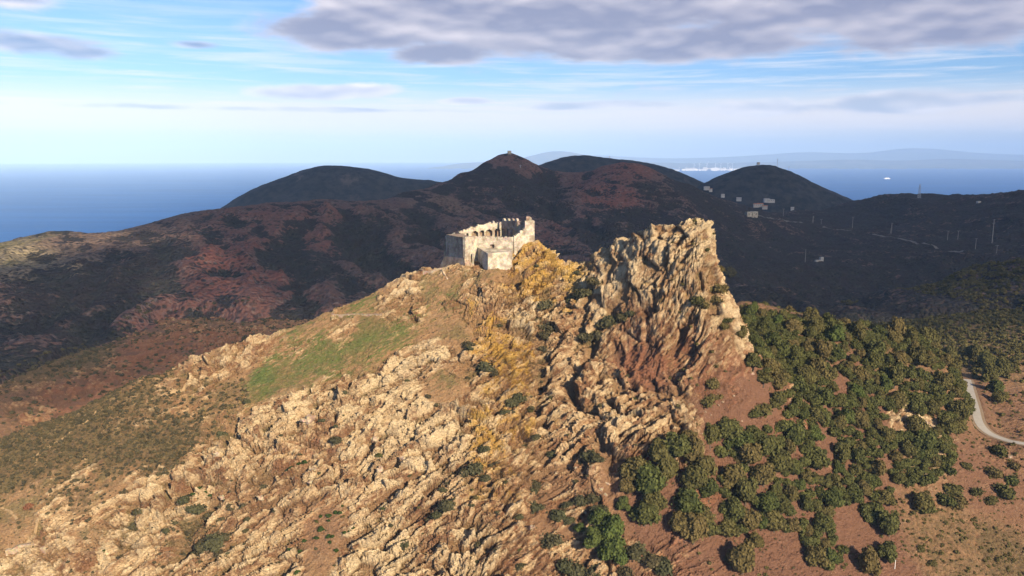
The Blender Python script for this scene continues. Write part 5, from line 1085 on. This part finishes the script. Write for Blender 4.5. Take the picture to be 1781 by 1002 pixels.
# ------------------------------------------------------------------ poles, masts, houses
M_POLE, _a, _c = new_mat('pole_wood', .8, .2); _c.inputs['Base Color'].default_value = (.34, .30, .26, 1)
M_STEEL, _a, _c = new_mat('galvanised_steel', .5, .4); _c.inputs['Base Color'].default_value = (.42, .43, .45, 1)
M_WHITE, _a, _c = new_mat('white_paint', .6, .3); _c.inputs['Base Color'].default_value = (.8, .8, .78, 1)
M_WALL, _a, _c = new_mat('aged_limewash', .85, .2); _c.inputs['Base Color'].default_value = (.42, .40, .37, 1)
M_TILE, _a, _c = new_mat('roof_tiles', .85, .2); _c.inputs['Base Color'].default_value = (.42, .17, .09, 1)
M_PLAST, _a, _c = new_mat('house_plaster', .85, .2); _c.inputs['Base Color'].default_value = (.42, .38, .33, 1)
M_GLASS, _a, _c = new_mat('window_dark', .3, .5); _c.inputs['Base Color'].default_value = (.03, .035, .04, 1)
def base_at(px, py, far=True):
    q = hits([(px, py)], 700 if far else 190, 2700)[0]; g = ground(q[0], q[1]); return np.array([q[0], q[1], g[2]])
def pole(px, pyt, pyb, label, arms=1, twin=False, group='power line poles on the dark hillside'):
    b = base_at(px, pyb); h = (pyb - pyt) * b[1] / F * 1.02; r = .16 + .010 * h
    root = bpy.data.objects.new('utility_pole', None); link(root); root.location = b; tag(root, label, 'utility pole', group)
    segs = [((0, 0, -1), r, (0, 0, h), r * .7)]
    if twin: segs.append(((-2.2, 0, -1), r, (-.3, 0, h * .97), r * .7))
    link(bpy.data.objects.new('mast', limb_mesh('mast', segs, M_POLE)), root)
    for k in range(arms):
        z = h * (.97 - .14 * k); link(bpy.data.objects.new('crossarm', limb_mesh('crossarm', [((-2.2, .25, z), .13, (2.2, .25, z), .13)], M_POLE)), root)
        for x in (-2, 0, 2): link(bpy.data.objects.new('insulator', limb_mesh('insulator', [((x, .25, z + .1), .12, (x, .25, z + .7), .08)], M_STEEL)), root)
pole(1725, 384, 425, 'tallest power pole with crossarm at the far right of the dark hillside', 2)
pole(1414, 376, 391, 'power pole with wide crossarm left of centre on the far dark hillside', 2, True)
pole(1362, 368, 380, 'small power pole just right of the stone house by the hillside road')
pole(1482, 383, 402, 'single pale power pole between the twin pole and the road bend')
pole(1428, 384, 393, 'shortest power pole, right beside the one with the wide crossarm')
pole(1550, 395, 412, 'power pole directly above the pale stretch of hillside road', 1, True)
pole(1647, 410, 426, 'left one of two equal power poles above the end of the hillside road')
pole(1665, 409, 425, 'right one of two equal power poles above the end of the hillside road')
pole(1696, 419, 438, 'power pole low on the slope just left of the tallest pole')
pole(1732, 440, 453, 'short power pole below the tallest pole at the far right')
pole(1400, 440, 462, 'thin power pole beside the ruin in the dark valley', 0)
def pylon(px, pyt, pyb, label):
    b = base_at(px, pyb + 2); h = (pyb + 2 - pyt) * b[1] / F; root = bpy.data.objects.new('lattice_pylon', None); link(root); root.location = b; tag(root, label, 'pylon')
    s = []; w0 = h * .09
    for x, y in ((-1, -1), (1, -1), (1, 1), (-1, 1)): s.append(((x * w0, y * w0, -2), .28, (x * .4, y * .4, h), .2))
    for k in range(8):
        a = k / 8; c = (k + 1) / 8; wa = w0 * (1 - a) + .4 * a; wb = w0 * (1 - c) + .4 * c
        for (x, y), (x2, y2) in (((-1, -1), (1, -1)), ((1, -1), (1, 1)), ((1, 1), (-1, 1)), ((-1, 1), (-1, -1))): s.append(((x * wa, y * wa, a * h), .14, (x2 * wb, y2 * wb, c * h), .14))
    link(bpy.data.objects.new('frame', limb_mesh('frame', s, M_STEEL, 4)), root)
    for z, w in ((.72, 5), (.84, 4), (.95, 3)): link(bpy.data.objects.new('crossarm', limb_mesh('crossarm', [((-w, 0, h * z), .2, (w, 0, h * z), .2)], M_STEEL, 4)), root)
pylon(1598, 325, 347, 'lattice power pylon standing on the skyline against the sea')
def hill_z(fh, x, y):
    return None
def mast(px, pyt, q, label, h=None, r=.5, name='radio_mast', cat='mast', group=None):
    h = h or (project(*q)[1] - pyt) * q[1] / F; root = bpy.data.objects.new(name, None); link(root); root.location = q; tag(root, label, cat, group)
    link(bpy.data.objects.new('pole', limb_mesh('pole', [((0, 0, -8), r, (0, 0, h), r * .6)], M_STEEL, 5)), root)
    link(bpy.data.objects.new('antenna', limb_mesh('antenna', [((-r * 3, 0, h * .8), r * .8, (r * 3, 0, h * .8), r * .8), ((0, 0, h * .6), r * 1.6, (0, 0, h * .66), r * 1.6)], M_STEEL, 5)), root)
q = np.array(W(1060, 279, 3090)); mast(1060, 271, q, 'radio mast on the blue ridge behind the middle peak', r=.9)
q = np.array(W(1352, 287, 2790)); mast(1350, 276, q, 'white antenna mast right of the summit of the cone shaped hill', r=.8, group=None)
q = np.array(W(1372, 295, 2790)); mast(1372, 289, q, 'short antenna mast lower on the right shoulder of the cone shaped hill', r=.7)
q = base_at(905, 300); mast(905, 287, q, 'pale mast on the right flank of the middle peak', r=.5)

def house(x, y, z, w, d, h, rot, label, group=None, roof=True, name='house', cat='house', mat=None, tiles=None, wins=3):
    root = bpy.data.objects.new(name, None); link(root); root.location = (x, y, z); root.rotation_euler = (0, 0, rot); tag(root, label, cat, group)
    def box(nm, x0, x1, y0, y1, z0, z1, m, par=root):
        co = [(a, b, c) for c in (z0, z1) for b in (y0, y1) for a in (x0, x1)]
        me = bpy.data.meshes.new(nm); me.from_pydata(co, [], [(0, 2, 3, 1), (4, 5, 7, 6), (0, 1, 5, 4), (2, 6, 7, 3), (0, 4, 6, 2), (1, 3, 7, 5)]); me.materials.append(m); return link(bpy.data.objects.new(nm, me), par)
    wall = box('wall', -w / 2, w / 2, -d / 2, d / 2, -4, h, mat or M_PLAST)
    if roof:
        e = .5; rh = d * .22; co = [(-w / 2 - e, -d / 2 - e, h + .02), (w / 2 + e, -d / 2 - e, h + .02), (w / 2 + e, d / 2 + e, h + .02), (-w / 2 - e, d / 2 + e, h + .02), (-w / 2 - e, 0, h + rh), (w / 2 + e, 0, h + rh)]
        me = bpy.data.meshes.new('roof'); me.from_pydata(co, [], [(0, 1, 5, 4), (2, 3, 4, 5), (0, 4, 3), (1, 2, 5), (3, 2, 1, 0)]); me.materials.append(tiles or M_TILE); link(bpy.data.objects.new('roof', me), root)
    for i in range(wins):
        cx = -w / 2 + w * (i + .5) / wins; box('window', cx - w * .05, cx + w * .05, -d / 2 - .06, -d / 2 + .1, h * .45, h * .75, M_GLASS)
    return root
b = base_at(1303, 383); house(b[0], b[1], b[2], 14, 10, 9, .2, 'pale stone house block at the start of the hillside road', roof=False, mat=M_STONE, wins=2)
b = base_at(1311, 384); house(b[0], b[1], b[2], 11, 9, 11, .2, 'taller stone house adjoining the road on the saddle right of the crag', roof=False, mat=M_STONE, wins=2)
b = base_at(1428, 459); house(b[0], b[1], b[2], 5, 4, 6.5, .3, 'small white ruined building alone in the dark valley', roof=False, mat=M_WALL, wins=1, name='ruin', cat='ruin')
b = base_at(1422, 461); house(b[0], b[1], b[2], 8, 4, 1.6, .3, 'low broken wall left of the white ruin in the dark valley', roof=False, mat=M_PLAST, wins=1, name='ruin', cat='ruin')
b = base_at(1702, 352); house(b[0], b[1], b[2], 7, 5, 3, .3, 'tiny white hut high on the dark hill at the far right', roof=False, mat=M_WALL, wins=1, name='hut', cat='hut')
b = base_at(886, 268); house(b[0], b[1], b[2] + 1, 7, 5, 4, .2, 'tiny hut on the very top of the middle peak', roof=False, mat=M_STONE, wins=1, name='hut', cat='hut')
q = W(1319, 285, 2800); house(q[0], q[1], q[2] + 1, 9, 7, 4.5, .1, 'small dark building on the summit of the cone shaped hill', roof=False, mat=M_STONE, wins=1, name='hut', cat='hut')
M_WR, _a, _c = new_mat('pale_roof', .8, .2); _c.inputs['Base Color'].default_value = (.40, .37, .35, 1)
def far_z(fh, x, y):
    xs, ys, P = fh; i = int(np.clip(np.searchsorted(xs, x), 0, len(xs) - 1)); j = int(np.clip(np.searchsorted(ys, y), 0, len(ys) - 1)); return P[j, i, 2]
def far_base(fh, px, py):
    for Y in np.linspace(fh[1][0] + 5, fh[1][-1], 400):
        q = W(px, py, Y)
        if q[2] < far_z(fh, q[0], q[1]): return np.array([q[0], q[1], far_z(fh, q[0], q[1])])
    return np.array(W(px, py, fh[1][0] + 200))
for px, py, w, lab, til in [(1333, 352, 26, 'upper left white house of the hamlet under the cone shaped hill', M_WR), (1340, 356, 32, 'long white flat house right in the hamlet under the cone shaped hill', None), (1315, 361, 24, 'left red roofed house of the lower hamlet row', M_TILE), (1322, 362, 26, 'larger pink house in the middle of the lower hamlet row', M_TILE), (1330, 365, 22, 'right red roofed house ending the lower hamlet row', M_TILE),
                           (1229, 330, 26, 'pale farmhouse on the saddle left of the cone shaped hill', M_WR), (1236, 332, 14, 'small shed beside the farmhouse on the saddle', M_TILE), (1285, 352, 22, 'grey roofed building between saddle and hamlet', M_WR), (1378, 366, 14, 'small hut right of the hamlet near the dark ridge', M_WR), (1257, 344, 16, 'grey house half hidden by the dark spur left of the hamlet', M_WR)]:
    b = far_base(FH3, px, py); house(b[0], b[1], b[2], w * .72, w * .4, 7, R.uniform(-.3, .3), lab, 'houses of the far hamlet', roof=til is not None, tiles=til, mat=M_WALL if til is not M_TILE else M_PLAST, wins=3)
# harbour town on the far coast
rs = np.random.RandomState(77)
M_TOWN, _a, _c = new_mat('far_town_walls', .7, .3); _c.inputs['Base Color'].default_value = (.8, .76, .70, 1)
for i in range(46):
    px = 1172 + 118 * rs.rand(); Y = 25500 + 2200 * rs.rand(); x = (px - 890.5) / F * Y / math.cos(PITCH) * .985
    w = rs.uniform(60, 190); house(x, Y, 6, w, rs.uniform(40, 90), rs.uniform(28, 75), rs.uniform(-.3, .3), 'pale industrial hall of the harbour town on the far coast', 'halls of the far harbour town', roof=rs.rand() < .4, tiles=M_WR, mat=M_TOWN, wins=0, name='industrial_hall', cat='building')
for i in range(9):
    px = 1176 + 105 * rs.rand(); Y = 25800; x = (px - 890.5) / F * Y / math.cos(PITCH) * .985
    tag(link(bpy.data.objects.new('chimney', limb_mesh('chimney', [((x, Y, -2), 9, (x, Y, rs.uniform(110, 170)), 5)], M_TOWN))), 'tall factory chimney of the harbour town on the far coast', 'chimney', 'chimneys of the far harbour town')
for i, px in enumerate((1204, 1213, 1226, 1241, 1250, 1262, 1270)):
    Y = 29000; x = (px - 890.5) / F * Y / math.cos(PITCH) * .985; root = bpy.data.objects.new('wind_turbine', None); link(root); root.location = (x, Y, 0); tag(root, 'white wind turbine rising behind the harbour town on the far coast', 'wind turbine', 'wind turbines behind the far town')
    h = 200; link(bpy.data.objects.new('tower', limb_mesh('tower', [((0, 0, 0), 8, (0, 0, h), 5)], M_WHITE)), root)
    link(bpy.data.objects.new('nacelle', limb_mesh('nacelle', [((0, -14, h), 6, (0, 10, h), 6)], M_WHITE)), root)
    a0 = rs.rand() * 2
    for k in range(3):
        a = a0 + k * 2.094; link(bpy.data.objects.new('blade', limb_mesh('blade', [((0, -15, h), 5, (90 * math.cos(a), -15, h + 90 * math.sin(a)), 1.5)], M_WHITE, 4)), root)
# ferry on the open water
def ferry():
    q = W(1543, 313, 13500); root = bpy.data.objects.new('ferry', None); link(root); root.location = (q[0] * 1, 13500, 0)
    d = ray(1543, 311.5); t = CAMZ / -d[2]; root.location = (d[0] * t, d[1] * t, 0); tag(root, 'small white ship sailing on the open sea at the right', 'ship')
    L = 62
    hull = [(-L, -9), (L * .7, -9), (L, 0), (L * .7, 9), (-L, 9)]; prism('hull', hull[::-1], -2, 14, M_WHITE, root); prism('superstructure', [(-L * .8, -8), (L * .45, -8), (L * .45, 8), (-L * .8, 8)][::-1], 14.1, 28, M_WHITE, root)
    prism('funnel', [(-30, -3), (-20, -3), (-20, 3), (-30, 3)][::-1], 28.1, 38, M_DARK, root)
ferry()
# short pale post at the bottom
b = base_at(1556, 992, False); tag(link(bpy.data.objects.new('wooden_post', limb_mesh('wooden_post', [((b[0], b[1], b[2] - .5), .13, (b[0], b[1], b[2] + 4.2), .10), ((b[0] - .25, b[1], b[2] + 3.9), .06, (b[0] + .25, b[1], b[2] + 3.9), .06)], M_WHITE))), 'pale upright post on the scrubby slope at the bottom right', 'post')

# ------------------------------------------------------------------ labels: number the look-alikes of the smaller groups by their place
ORD = 'first second third fourth fifth sixth seventh eighth ninth tenth eleventh twelfth thirteenth fourteenth fifteenth sixteenth seventeenth eighteenth nineteenth twentieth'.split()
def number_groups():
    by = {}
    for o in COL.objects:
        if o.parent is None and 'group' in o and 'label' in o: by.setdefault((o['group'], o['label']), []).append(o)
    for (g, lab), L in by.items():
        if 1 < len(L) <= 34:
            def key(o):
                if o.location.length > 1: return project(*o.location)[0]
                c = sum((np.array(v) for v in o.bound_box), np.zeros(3)) / 8; return project(*c)[0]
            L.sort(key=key); n_ = len(L)
            for i, o in enumerate(L):
                if i == 0: w = 'leftmost'
                elif i == n_ - 1: w = 'rightmost'
                elif i < n_ / 2: w = ORD[i] + ' from left'
                else: w = ORD[n_ - 1 - i] + ' from right'
                if len((w + ' ' + lab).split()) > 16: print('LONG', w, lab)
                o['label'] = w + ': ' + lab
number_groups()
